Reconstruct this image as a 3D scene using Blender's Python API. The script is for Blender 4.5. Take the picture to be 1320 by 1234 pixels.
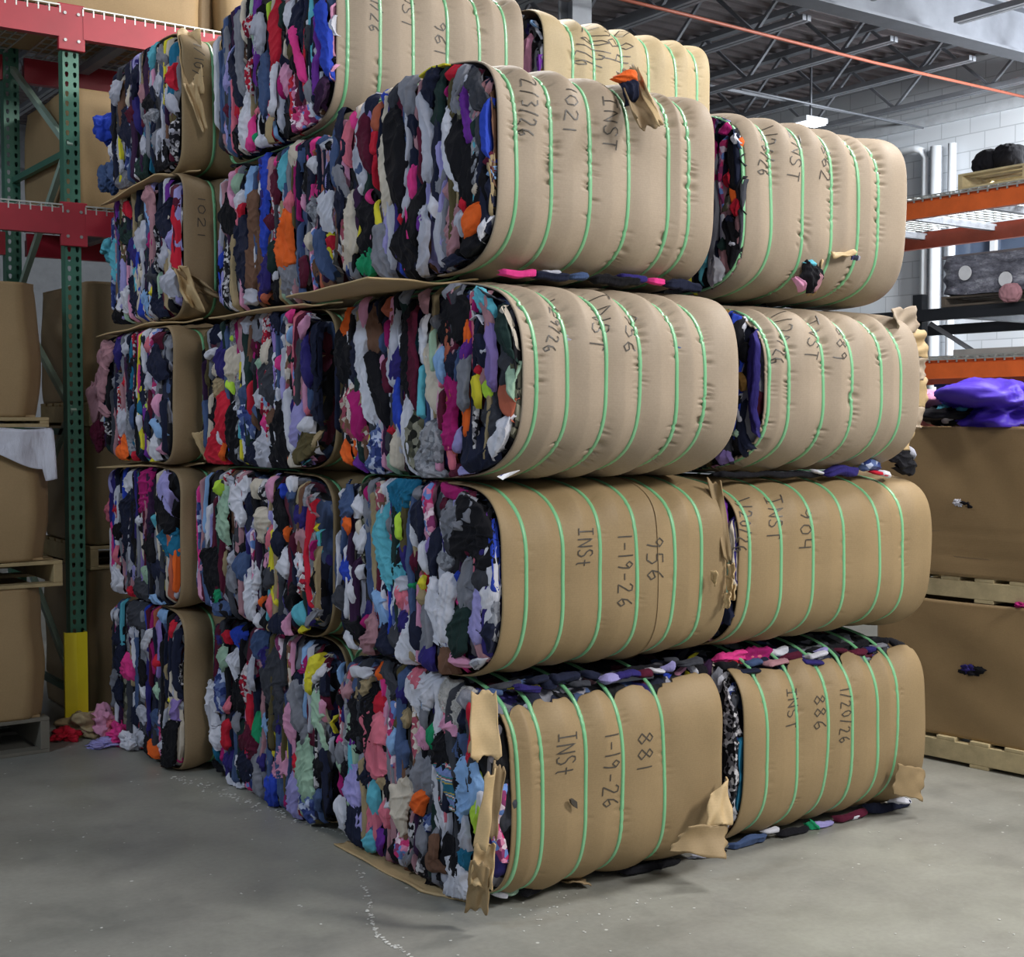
import bpy, bmesh, math, random
import numpy as np
from mathutils import Vector, Matrix, Euler
# ---------------------------------------------------------------- clear
for o in list(bpy.data.objects): bpy.data.objects.remove(o)
scn = bpy.context.scene
COL = scn.collection
PI = math.pi
# ---------------------------------------------------------------- camera
FPX = 1750.0; EYE = 1.69; PITCH = math.radians(2.52); AZ = math.radians(55)
cam = bpy.data.cameras.new('camera'); camo = bpy.data.objects.new('camera', cam); COL.objects.link(camo)
cam.sensor_fit = 'HORIZONTAL'; cam.sensor_width = 36; cam.lens = 36*FPX/1320
cam.clip_start = .05; cam.clip_end = 200
_F = Vector((math.cos(AZ)*math.cos(PITCH), math.sin(AZ)*math.cos(PITCH), -math.sin(PITCH)))
_R = Vector((math.sin(AZ), -math.cos(AZ), 0)); _U = _R.cross(_F)
camo.matrix_world = Matrix(((_R.x,_U.x,-_F.x,0),(_R.y,_U.y,-_F.y,0),(_R.z,_U.z,-_F.z,EYE),(0,0,0,1)))
scn.camera = camo
# ---------------------------------------------------------------- view
vs = scn.view_settings; vs.view_transform = 'Standard'; vs.look = 'None'; vs.gamma = 1; vs.use_curve_mapping = False
vs.exposure = 0.0
scn.display_settings.display_device = 'sRGB'
# ---------------------------------------------------------------- world
w = bpy.data.worlds.new('world'); scn.world = w; w.use_nodes = True
w.node_tree.nodes['Background'].inputs[0].default_value = (.80,.88,1,1)
w.node_tree.nodes['Background'].inputs[1].default_value = .30
# ---------------------------------------------------------------- lights (high-bay rows under the roof, plus an added wall fill)
def area(name, loc, size, power, color, target=None):
    l = bpy.data.lights.new(name, 'AREA'); l.shape = 'RECTANGLE'; l.size = size[0]; l.size_y = size[1]
    l.energy = power; l.color = color
    o = bpy.data.objects.new(name, l); COL.objects.link(o); o.location = loc
    if target:
        o.rotation_euler = (Vector(target)-Vector(loc)).to_track_quat('-Z','Y').to_euler()
    return o
area('high_bay_and_fill_light', (5.8,-1.2,5.1), (1.2,1.2), 360, (1,.98,.955), (3.8,3.6,1.2))
area('high_bay_and_fill_light', (6.2,3.0,5.1), (1.2,1.2), 200, (1,.98,.955))
area('high_bay_and_fill_light', (1.6,-2.2,5.1), (1.2,1.2), 110, (1,.97,.94), (2.4,3.8,1.2))
area('high_bay_and_fill_light', (-3.2,3.4,5.1), (1.2,1.2), 150, (.72,.85,1), (-.4,4.6,0))
area('high_bay_and_fill_light', (11.6,4.6,4.9), (1.2,1.2), 850, (.93,.97,1), (13.5,9.8,2.6))  # added fill, aimed at the block wall to brighten it
area('high_bay_and_fill_light', (4.2,6.3,5.1), (1.2,1.2), 110, (1,.98,.955))
area('high_bay_and_fill_light', (0.4,7.6,5.1), (1.2,1.2), 45, (1,.98,.955))
# ---------------------------------------------------------------- pixel -> world helpers (used to read positions off the photo)
C0 = np.array([0,0,EYE]); Fn = np.array(_F); Rn = np.array(_R); Un = np.array(_U)
def ray(px,py): return Fn*FPX + Rn*(px-660) - Un*(py-617)
def onx(px,py,x): d=ray(px,py); return C0+d*(x/d[0])
def ony(px,py,y): d=ray(px,py); return C0+d*(y/d[1])
def onz(px,py,z): d=ray(px,py); return C0+d*((z-EYE)/d[2])
# ---------------------------------------------------------------- object helpers
def tag(o, label=None, cat=None, group=None, kind=None):
    if label: o['label'] = label
    if cat: o['category'] = cat
    if group: o['group'] = group
    if kind: o['kind'] = kind
    return o
def empty(name, loc, label, cat, group=None, rz=0):
    o = bpy.data.objects.new(name, None); COL.objects.link(o); o.empty_display_size = .1
    o.location = loc; o.rotation_euler = (0,0,rz)
    return tag(o, label, cat, group)
def link(name, me, mats, parent=None):
    o = bpy.data.objects.new(name, me); COL.objects.link(o)
    for m in (mats if isinstance(mats,(list,tuple)) else [mats]): me.materials.append(m)
    if parent:
        o.parent = parent
        p = parent; M = Matrix.Identity(4)
        chain = []
        while p: chain.append(p); p = p.parent
        for q in reversed(chain): M = M @ q.matrix_parent_inverse @ Matrix.LocRotScale(q.location, q.rotation_euler, None)
        o.matrix_parent_inverse = M.inverted()
    return o
def grid_mesh(name, P, smooth=True, closed_v=False, matidx=None):
    """P: (nu,nv,3)"""
    nu,nv = P.shape[:2]
    idx = np.arange(nu*nv).reshape(nu,nv)
    if closed_v: b = np.roll(idx,-1,axis=1)
    A = idx[:-1,:-1] if not closed_v else idx[:-1]
    B = idx[1:,:-1] if not closed_v else idx[1:]
    Cc = idx[1:,1:] if not closed_v else b[1:]
    D = idx[:-1,1:] if not closed_v else b[:-1]
    F = np.stack([A,B,Cc,D],-1).reshape(-1,4)
    return raw_mesh(name, P.reshape(-1,3), F, smooth)
def raw_mesh(name, V, F, smooth=True, mi=None):
    me = bpy.data.meshes.new(name)
    V = np.asarray(V,dtype=np.float32); F = np.asarray(F,dtype=np.int32)
    me.vertices.add(len(V)); me.vertices.foreach_set('co', V.ravel())
    n = F.shape[1]
    me.loops.add(F.size); me.loops.foreach_set('vertex_index', F.ravel())
    me.polygons.add(len(F)); me.polygons.foreach_set('loop_start', np.arange(0,F.size,n,dtype=np.int32))
    me.polygons.foreach_set('loop_total', np.full(len(F),n,dtype=np.int32))
    if mi is not None: me.polygons.foreach_set('material_index', np.asarray(mi,dtype=np.int32))
    me.update(calc_edges=True)
    me.polygons.foreach_set('use_smooth', np.full(len(F), smooth)); me.update()
    return me
class MB:
    """collects boxes, bars, tubes into one mesh"""
    def __init__(s): s.bm = bmesh.new()
    def box(s, x0,x1,y0,y1,z0,z1, bev=0):
        r = bmesh.ops.create_cube(s.bm, size=1)
        for v in r['verts']:
            v.co = Vector(((x0+x1)/2+v.co.x*(x1-x0), (y0+y1)/2+v.co.y*(y1-y0), (z0+z1)/2+v.co.z*(z1-z0)))
        if bev:
            es = list({e for v in r['verts'] for e in v.link_edges})
            bmesh.ops.bevel(s.bm, geom=es, offset=bev, segments=2, affect='EDGES', profile=.5)
        return s
    def bar(s, p, q, w, h, up=(0,0,1)):
        p=Vector(p); q=Vector(q); d=q-p; L=d.length; d.normalize()
        up=Vector(up)
        if abs(d.dot(up))>.98: up=Vector((1,0,0))
        a=d.cross(up).normalized(); b=a.cross(d)
        r = bmesh.ops.create_cube(s.bm, size=1)
        for v in r['verts']:
            c=v.co.copy(); v.co = p + d*((c.x+.5)*L) + a*(c.y*w) + b*(c.z*h)
        return s
    def tube(s, pts, r, n=10):
        pts=[Vector(p) for p in pts]; rings=[]
        for i,p in enumerate(pts):
            d=((pts[i+1]-p) if i<len(pts)-1 else (p-pts[i-1])).normalized()
            if 0<i<len(pts)-1: d=((pts[i+1]-p).normalized()+(p-pts[i-1]).normalized()).normalized()
            up=Vector((0,0,1)) if abs(d.z)<.9 else Vector((1,0,0))
            a=d.cross(up).normalized(); b=a.cross(d)
            rr = r[i] if isinstance(r,(list,tuple)) else r
            rings.append([s.bm.verts.new(p+(a*math.cos(2*PI*k/n)+b*math.sin(2*PI*k/n))*rr) for k in range(n)])
        for i in range(len(rings)-1):
            for k in range(n):
                f=s.bm.faces.new((rings[i][k],rings[i][(k+1)%n],rings[i+1][(k+1)%n],rings[i+1][k])); f.smooth=True
        s.bm.faces.new(rings[0][::-1]); s.bm.faces.new(rings[-1])
        return s
    def poly(s, pts, thick):
        """planar polygon given in 3D, extruded by vector thick"""
        t=Vector(thick); a=[s.bm.verts.new(Vector(p)) for p in pts]; b=[s.bm.verts.new(Vector(p)+t) for p in pts]
        n=len(pts); s.bm.faces.new(a[::-1]); s.bm.faces.new(b)
        for i in range(n): s.bm.faces.new((a[i],a[(i+1)%n],b[(i+1)%n],b[i]))
        return s
    def build(s, name, mat, parent=None):
        bmesh.ops.recalc_face_normals(s.bm, faces=s.bm.faces)
        me=bpy.data.meshes.new(name); s.bm.to_mesh(me); s.bm.free()
        return link(name, me, mat, parent)
class Noise:
    def __init__(s, seed, n=7, dim=2):
        r=np.random.RandomState(seed); s.d=r.normal(size=(n,dim)); s.d/=np.linalg.norm(s.d,axis=1)[:,None]
        s.f=r.uniform(.55,1.6,n); s.p=r.uniform(0,2*PI,n); s.n=n
    def __call__(s,*xs):
        o=0
        for i in range(s.n): o=o+np.sin(2*PI*s.f[i]*sum(s.d[i,k]*xs[k] for k in range(len(xs)))+s.p[i])
        return o/math.sqrt(s.n)
# ---------------------------------------------------------------- materials
def newmat(name):
    m=bpy.data.materials.new(name); m.use_nodes=True; nt=m.node_tree; nt.nodes.clear()
    out=nt.nodes.new('ShaderNodeOutputMaterial'); b=nt.nodes.new('ShaderNodeBsdfPrincipled')
    nt.links.new(b.outputs[0],out.inputs[0]); return m,nt,b
def srgb(c):
    if isinstance(c,str):
        c=[int(c[i:i+2],16)/255 for i in (0,2,4)]
    return tuple((x/12.92 if x<=.04045 else ((x+.055)/1.055)**2.4) for x in c)+(1,)
def N(nt,t,**k):
    n=nt.nodes.new(t)
    for a,v in k.items():
        if a in n.inputs: n.inputs[a].default_value=v
        else: setattr(n,a,v)
    return n
def coords(nt, scale=(1,1,1), kind='Object'):
    tc=N(nt,'ShaderNodeTexCoord'); mp=N(nt,'ShaderNodeMapping'); mp.inputs['Scale'].default_value=scale
    nt.links.new(tc.outputs[kind],mp.inputs[0]); return mp.outputs[0]
def noise(nt, vec, scale, detail=3, rough=.5):
    n=N(nt,'ShaderNodeTexNoise'); n.inputs['Scale'].default_value=scale; n.inputs['Detail'].default_value=detail; n.inputs['Roughness'].default_value=rough
    nt.links.new(vec,n.inputs['Vector']); return n.outputs['Fac']
def ramp(nt, fac, stops, interp='LINEAR'):
    r=N(nt,'ShaderNodeValToRGB'); cr=r.color_ramp; cr.interpolation=interp
    while len(cr.elements)<len(stops): cr.elements.new(.5)
    for e,(p,c) in zip(cr.elements,stops): e.position=p; e.color=c if len(c)==4 else (*c,1)
    nt.links.new(fac,r.inputs[0]); return r.outputs[0]
def bump(nt,b,fac,strength,dist=.01,prev=None):
    n=N(nt,'ShaderNodeBump'); n.inputs['Strength'].default_value=strength; n.inputs['Distance'].default_value=dist
    nt.links.new(fac,n.inputs['Height'])
    if prev: nt.links.new(prev,n.inputs['Normal'])
    nt.links.new(n.outputs[0],b.inputs['Normal']); return n.outputs[0]
def mixc(nt,fac,a,b,mode='MIX'):
    m=N(nt,'ShaderNodeMix',data_type='RGBA',blend_type=mode)
    for s,v in ((0,fac),(6,a),(7,b)):
        if hasattr(v,'links') : nt.links.new(v,m.inputs[s])
        else: m.inputs[s].default_value=v
    return m.outputs[2]
def plain(name,c,rough=.6,metal=0,var=.12,scale=6,bmp=.0):
    m,nt,b=newmat(name); c=srgb(c); v=coords(nt)
    f=noise(nt,v,scale,4,.6)
    lo=tuple(x*(1-var) for x in c[:3])+(1,); hi=tuple(min(1,x*(1+var)) for x in c[:3])+(1,)
    nt.links.new(ramp(nt,f,[(.3,lo),(.7,hi)]),b.inputs['Base Color'])
    b.inputs['Roughness'].default_value=rough; b.inputs['Metallic'].default_value=metal
    if bmp: bump(nt,b,noise(nt,v,scale*8,3),bmp,.004)
    return m
def cardboard(name,c,rough=.62,flute=(0,0,1)):
    m,nt,b=newmat(name); c=srgb(c); v=coords(nt)
    f=noise(nt,v,2.2,4,.6); g=noise(nt,v,140,2,.5)
    lo=tuple(x*.90 for x in c[:3])+(1,); hi=tuple(min(1,x*1.07) for x in c[:3])+(1,)
    base=ramp(nt,f,[(.3,lo),(.7,hi)])
    base=mixc(nt,.10,base,ramp(nt,g,[(.35,(.5,.5,.5)),(.65,(1.2,1.2,1.2))]),'MULTIPLY')
    st=noise(nt,coords(nt,(1.3,1.3,.8)),3.1,5,.65)
    base=mixc(nt,ramp(nt,st,[(.66,(0,0,0)),(.8,(.35,.35,.35))]),base,tuple(x*.62 for x in c[:3])+(1,))
    nt.links.new(base,b.inputs['Base Color']); b.inputs['Roughness'].default_value=rough
    b.inputs['Specular IOR Level'].default_value=.35
    wv=N(nt,'ShaderNodeTexWave',bands_direction='Z'); wv.inputs['Scale'].default_value=38
    wv.inputs['Distortion'].default_value=.2
    nt.links.new(v,wv.inputs['Vector'])
    p=bump(nt,b,wv.outputs['Fac'],.05,.002)
    bump(nt,b,noise(nt,v,9,3),.16,.01,p)
    return m
CB = cardboard('cardboard_tan','a39380'); CB2 = cardboard('cardboard_brown','96805e'); CB3 = cardboard('cardboard_box','a08660')
CBD = cardboard('cardboard_dull','8f7a5c'); CBX = cardboard('cardboard_torn','c0a67c')  # dull tone also puts shade into the far-left bales' colour
def strapmat():
    m,nt,b=newmat('green_strap'); b.inputs['Base Color'].default_value=srgb('7cc48e'); b.inputs['Roughness'].default_value=.4
    f=noise(nt,coords(nt),30,2); bump(nt,b,f,.2,.003)
    b.inputs['Transmission Weight'].default_value=.15
    return m
STRAP=strapmat()
INK=plain('marker_ink','453f38',.5,var=.2,scale=40)
CLOTHC={ 'k':('black','15151b'),'n':('navy blue','1d2238'),'d':('charcoal','3d3f47'),'g':('grey','80828c'),'l':('light grey','b4b6c4'),
 'w':('white','d0d1dc'),'c':('cream','c9bfb0'),'p':('pink','d596b6'),'D':('dusty pink','ab7f88'),'h':('hot pink','df3f8c'),'m':('magenta','a31f6a'),
 'r':('red','c22338'),'b':('burgundy','55182f'),'u':('royal blue','2c46b4'),'s':('light blue','86abd8'),'t':('teal','1f6a8c'),
 'q':('turquoise','5fb3c6'),'y':('yellow','ddd23c'),'o':('orange','e8672a'),'e':('green','1f8f62'),'f':('mint green','9cbba4'),
 'G':('dark green','1e3230'),'v':('purple','6a2f92'),'a':('lavender','9c97cf'),'A':('lilac','8c78b8'),'x':('brown','6e5040'),'z':('khaki','a2906f'),
 'Z':('gold brown','8a6836'),'j':('denim blue','45587f'),'i':('indigo','30296e'),'S':('salmon pink','d77386'),'U':('rust orange','b0604a'),
 'O':('olive','5a5136'),'L':('lime green','b4dc48'),'V':('plum','38203f')}
def cloth(code):
    name,c=CLOTHC.get(code,(None,None))
    pats={'P':('pink floral print','d98aac',['c73a72','ecd6e2','6f8fd0','8a3b6b']),
          'R':('red speckled','b8b0b4',['b02036','7b1830','cfc8cc']),
          'B':('blue print','5b6c9c',['27366c','b6c0dc','3e4c86']),
          'K':('black and white print','1d1d22',['c2c0c4','15151a','77757c']),
          'C':('camouflage','4a4a40',['1e201c','8a8878','5d5c4a']),
          'F':('cream print','c5b8ac',['7a5a48','d8cec6','a05060']),
          'M':('striped','5e7fae',None),'W':('fluffy white','dad6d2',None),'H':('heather grey','8a8c94',['70727a','9c9ea6'])}
    if code in pats: name,c,extra=pats[code]
    m,nt,b=newmat('cloth_'+name.replace(' ','_'))
    v=coords(nt); base=srgb(c)
    f=noise(nt,v,5,4,.6)
    lo=tuple(x*.82 for x in base[:3])+(1,); hi=tuple(min(1,x*1.12) for x in base[:3])+(1,)
    colr=ramp(nt,f,[(.3,lo),(.7,hi)])
    if code in pats and extra:
        vo=N(nt,'ShaderNodeTexVoronoi'); vo.inputs['Scale'].default_value=75 if code in 'RKH' else 42
        nt.links.new(v,vo.inputs['Vector'])
        sep=N(nt,'ShaderNodeSeparateColor'); nt.links.new(vo.outputs['Color'],sep.inputs[0])
        k=len(extra)+1; st=[(0,base)]+[((i+1)/k,srgb(e)) for i,e in enumerate(extra)]
        colr=ramp(nt,sep.outputs[0],st,'CONSTANT')
    if code=='M':
        wv=N(nt,'ShaderNodeTexWave',bands_direction='Z'); wv.inputs['Scale'].default_value=3.1; wv.inputs['Distortion'].default_value=.6
        nt.links.new(coords(nt,(.3,.5,1)),wv.inputs['Vector'])
        colr=ramp(nt,wv.outputs['Fac'],[(0,srgb('2f6f86')),(.2,srgb('c9b24a')),(.32,srgb('5e86a8')),(.5,srgb('e8e2d8')),(.62,srgb('b04a58')),(.72,srgb('3d8f8c')),(.86,srgb('7f92c8'))],'CONSTANT')
    nt.links.new(colr,b.inputs['Base Color'])
    b.inputs['Roughness'].default_value=.88; b.inputs['Specular IOR Level'].default_value=.2
    b.inputs['Sheen Weight'].default_value=.03
    vv=coords(nt,(1,1,.35))
    p=bump(nt,b,noise(nt,vv,38,3,.55),.55,.012)
    if code=='W': p=bump(nt,b,noise(nt,v,120,3,.7),1,.02,p)
    bump(nt,b,noise(nt,v,420,1,.5),.25,.002,p)
    return m,name
CM={}
for k_ in list(CLOTHC)+list('PRBKCFMWH'): CM[k_]=cloth(k_)
def mixed_cloth():
    m,nt,b=newmat('cloth_mixed'); v=coords(nt,(16,16,5))
    nz=N(nt,'ShaderNodeTexNoise'); nz.inputs['Scale'].default_value=1.2; nt.links.new(v,nz.inputs['Vector'])
    add=N(nt,'ShaderNodeVectorMath',operation='ADD'); nt.links.new(v,add.inputs[0]); nt.links.new(nz.outputs['Color'],add.inputs[1])
    vo=N(nt,'ShaderNodeTexVoronoi'); vo.inputs['Scale'].default_value=1; nt.links.new(add.outputs[0],vo.inputs['Vector'])
    sep=N(nt,'ShaderNodeSeparateColor'); nt.links.new(vo.outputs['Color'],sep.inputs[0])
    cs=['15151b','1d2238','3d3f47','1a1a20','30296e','45587f','15151b','80828c','1d2238','55182f','15151b','9a9aa8']
    nt.links.new(ramp(nt,sep.outputs[0],[(i/len(cs),srgb(c)) for i,c in enumerate(cs)],'CONSTANT'),b.inputs['Base Color'])
    b.inputs['Roughness'].default_value=.9
    bump(nt,b,vo.outputs['Distance'],.8,.03); return m
CMIX=mixed_cloth()
# ================================================================ ROOM
def floor_mat():
    m,nt,b=newmat('concrete_floor'); v=coords(nt)
    big=noise(nt,v,.55,6,.62); mid=noise(nt,v,2.6,6,.65); fine=noise(nt,v,45,3,.6)
    c=ramp(nt,big,[(.32,srgb('7d7e78')),(.5,srgb('908f88')),(.68,srgb('9e9e94'))])
    c=mixc(nt,.55,c,ramp(nt,mid,[(.3,(.62,.63,.63)),(.5,(.95,.95,.94)),(.72,(1.12,1.12,1.1))]),'MULTIPLY')
    c=mixc(nt,.35,c,ramp(nt,fine,[(.3,(.8,.8,.8)),(.7,(1.15,1.15,1.15))]),'MULTIPLY')
    # dark rubber scuffs and oily stains
    st=noise(nt,coords(nt,(1.1,.8,1)),1.7,4,.55)
    c=mixc(nt,ramp(nt,st,[(.60,(0,0,0)),(.74,(.5,.5,.5))]),c,srgb('5a5c5b'))
    # white paint flecks
    vo=N(nt,'ShaderNodeTexVoronoi'); vo.inputs['Scale'].default_value=7; nt.links.new(v,vo.inputs['Vector'])
    c=mixc(nt,ramp(nt,vo.outputs['Distance'],[(.035,(1,1,1)),(.055,(0,0,0))]),c,srgb('c9c9c4'))
    nt.links.new(c,b.inputs['Base Color'])
    r=ramp(nt,mid,[(.3,(.32,.32,.32)),(.7,(.58,.58,.58))]); nt.links.new(r,b.inputs['Roughness'])
    p=bump(nt,b,mid,.12,.02); bump(nt,b,fine,.15,.003,p); return m
def box_struct(name,x0,x1,y0,y1,z0,z1,mat):
    o=MB().box(x0,x1,y0,y1,z0,z1).build(name,mat); o['kind']='structure'; return o
FLOOR=floor_mat()
box_struct('floor',-8,13.5,-6,20,-.2,0,FLOOR)
def wall_mat():
    m,nt,b=newmat('painted_block_wall'); v=coords(nt)
    br=N(nt,'ShaderNodeTexBrick'); br.inputs['Scale'].default_value=1; br.inputs['Brick Width'].default_value=.4; br.inputs['Row Height'].default_value=.2; br.inputs['Mortar Size'].default_value=.006
    br.inputs['Color1'].default_value=srgb('d9dde2'); br.inputs['Color2'].default_value=srgb('cfd4da'); br.inputs['Mortar'].default_value=srgb('b3b8be')
    sx=N(nt,'ShaderNodeSeparateXYZ'); cx=N(nt,'ShaderNodeCombineXYZ'); nt.links.new(v,sx.inputs[0])
    nt.links.new(sx.outputs[1],cx.inputs[0]); nt.links.new(sx.outputs[2],cx.inputs[1]); nt.links.new(cx.outputs[0],br.inputs['Vector'])
    nt.links.new(br.outputs['Color'],b.inputs['Base Color']); bump(nt,b,br.outputs['Fac'],-.4,.01)
    b.inputs['Roughness'].default_value=.6; return m
WALL=wall_mat()
# right wall with a window opening
WX=13.5; wy0,wy1,wz0,wz1=9.0,10.32,3.0,3.93
box_struct('wall_right',WX,WX+.25,-6,wy0,0,6.0,WALL)
box_struct('wall_right_beyond_window',WX,WX+.25,wy1,20,0,6.0,WALL)
box_struct('wall_right_below_window',WX,WX+.25,wy0,wy1,0,wz0,WALL)
box_struct('wall_right_above_window',WX,WX+.25,wy0,wy1,wz1,6.0,WALL)
STEELD=plain('dark_steel','3b3b42',.6,.2); STEELG=plain('grey_steel','75787f',.5,.3); WHITEP=plain('white_paint','dde1e6',.5,var=.05)
box_struct('wall_back',-8,WX,20,20.2,0,6.0,plain('back_wall_paint','8a8d92',.8))
wf=MB()
for z in (wz0,wz1-.07): wf.box(WX-.03,WX+.08,wy0,wy1,z,z+.07)
for y in (wy0,wy1-.07,(wy0+wy1)/2-.04): wf.box(WX-.03,WX+.08,y,y+.07,wz0,wz1)
wo=wf.build('window_1',WHITEP); wo['kind']='structure'
m,nt,b=newmat('window_glass'); b.inputs['Base Color'].default_value=srgb('4a5468'); b.inputs['Roughness'].default_value=.12
nt.links.new(ramp(nt,noise(nt,coords(nt),1.5,3),[(.3,srgb('3c4557')),(.7,srgb('5d6a80'))]),b.inputs['Base Color'])
MB().box(WX+.02,WX+.03,wy0,wy1,wz0,wz1).build('pane',m,wo)
box_struct('trim_1',WX-.05,WX,5,20,5.18,5.30,plain('wall_cap','c9ced4',.5))
# roof deck with ribs running along X
nr=132; ys=[]; 
P=[]
y=-6.0; k=0; V=[]; Fc=[]
while y<20:
    for (dy,z) in ((0,5.86),(.05,5.86),(.07,5.90),(.17,5.90)):
        V.append((-8,y+dy,z)); V.append((WX,y+dy,z))
    y+=.19
for i in range(len(V)//2-1): Fc.append((2*i,2*i+1,2*i+3,2*i+2))
dk=link('ceiling',raw_mesh('ceiling',V,Fc,False),plain('roof_deck','736b6d',.7,var=.15)); dk['kind']='structure'
sm=dk.modifiers.new('t','SOLIDIFY'); sm.thickness=.02; sm.offset=1
# girder along X carrying the joists
gm=MB(); GY=8.1
gm.box(-4,WX,GY-.11,GY+.11,5.20,5.225).box(-4,WX,GY-.11,GY+.11,5.62,5.645).box(-4,WX,GY-.01,GY+.01,5.225,5.62)
go=gm.build('trim_2',plain('girder_paint','5c5f66',.5,.1)); go['kind']='structure'
JP=plain('joist_paint','868990',.55,.1)
ji=3
for jx in [9.09+1.17*i for i in range(-6,4)]:
    for (ya,yb) in ((GY+.35,19.9),(-3.5,GY-.35)):
        j=MB()
        j.bar((jx-.03,ya,5.225),(jx-.03,yb,5.225),.045,.05).bar((jx+.03,ya,5.225),(jx+.03,yb,5.225),.045,.05)
        a_=ya-.3 if ya>0 else ya; b_=yb if ya>0 else yb+.3
        j.bar((jx,a_,5.80),(jx,b_,5.80),.1,.06)
        n=int((yb-ya)/.62)
        for q in range(n):
            p0=(jx,ya+q*(yb-ya)/n,5.24 if q%2 else 5.79); p1=(jx,ya+(q+1)*(yb-ya)/n,5.79 if q%2 else 5.24)
            j.bar(p0,p1,.03,.03)
        o=j.build('trim_%d'%ji,JP); o['kind']='structure'; ji+=1
# bridging angles across the joists
for yy in (10.9,13.4):
    o=MB().bar((3,yy,5.27),(WX,yy,5.27),.03,.03).build('trim_%d'%ji,JP); o['kind']='structure'; ji+=1
pa=onz(880,18,5.12); pb=onz(1320,125,5.12)
pp=MB().tube([tuple(pa+(pa-pb)*.4),tuple(pa),tuple((pa+pb)/2+np.array([0,0,-.02])),tuple(pb)],.015).build('sprinkler_pipe',plain('orange_pipe','9c5440',.5))
tag(pp,'thin orange sprinkler pipe running under the dark roof joists','pipe')
def small_pipe(name,a,b_,r,mat,label,cat='pipe'):
    o=MB().tube([a,b_],r).build(name,mat); return tag(o,label,cat)
# hanging cable and thin conduit
small_pipe('conduit',tuple(onz(955,115,5.1)),tuple(onz(1190,165,5.1)),.012,STEELG,'thin grey conduit running under the far roof joists','conduit')
# high bay fixture just above the right bales
fx=onz(1045,157,4.95)
fe=empty('high_bay_lamp',(fx[0],fx[1],4.9),'white high bay lamp glowing above the upper right bale','lamp')
m,nt,b=newmat('lamp_glow'); b.inputs['Emission Color'].default_value=(.85,.92,1,1); b.inputs['Emission Strength'].default_value=4; b.inputs['Base Color'].default_value=(.8,.8,.8,1)
MB().box(fx[0]-.17,fx[0]+.17,fx[1]-.1,fx[1]+.1,4.93,4.99,.01).build('lamp_housing',WHITEP,fe)
MB().box(fx[0]-.15,fx[0]+.15,fx[1]-.085,fx[1]+.085,4.915,4.93).build('lamp_diffuser',m,fe)
MB().bar((fx[0],fx[1],4.99),(fx[0],fx[1],5.8),.02,.02).build('hanger_rod',STEELG,fe)
# steel columns behind the upper bales
for (px,lab) in ((620,'grey steel roof column rising behind the left top bale'),(741,'pale steel roof column rising behind the gap between the top bales')):
    c=onz(px,0,5.2); cb=MB()
    cb.box(c[0]-.1,c[0]+.1,c[1]-.1,c[1]-.085,0,5.2).box(c[0]-.1,c[0]+.1,c[1]+.085,c[1]+.1,0,5.2).box(c[0]-.008,c[0]+.008,c[1]-.085,c[1]+.085,0,5.2)
    tag(cb.build('steel_column',plain('column_paint','9a9da3',.5)),lab,'column')
# wall pipes on the right wall
def wall_pipe(px,r,mat,label,bend=False):
    p=onx(px,300,WX-.12); pts=[(WX-.12,p[1],.0),(WX-.12,p[1],4.9)]
    if bend: pts=[(WX-.12,p[1],0),(WX-.12,p[1],4.78),(WX-.12,p[1]+.04,4.88),(WX-.12,p[1]+.14,4.92),(WX-.12,p[1]+1.2,4.92)]
    o=MB().tube(pts,r,14).build('wall_pipe',mat); tag(o,label,'pipe')
wall_pipe(1206,.075,WHITEP,'thick white vertical pipe on the block wall, its foot behind the racks',False)
wall_pipe(1191,.045,WHITEP,'white pipe that bends over near the top of the block wall',True)
wall_pipe(1226,.05,WHITEP,'slim white pipe nearest the window on the block wall')
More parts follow.
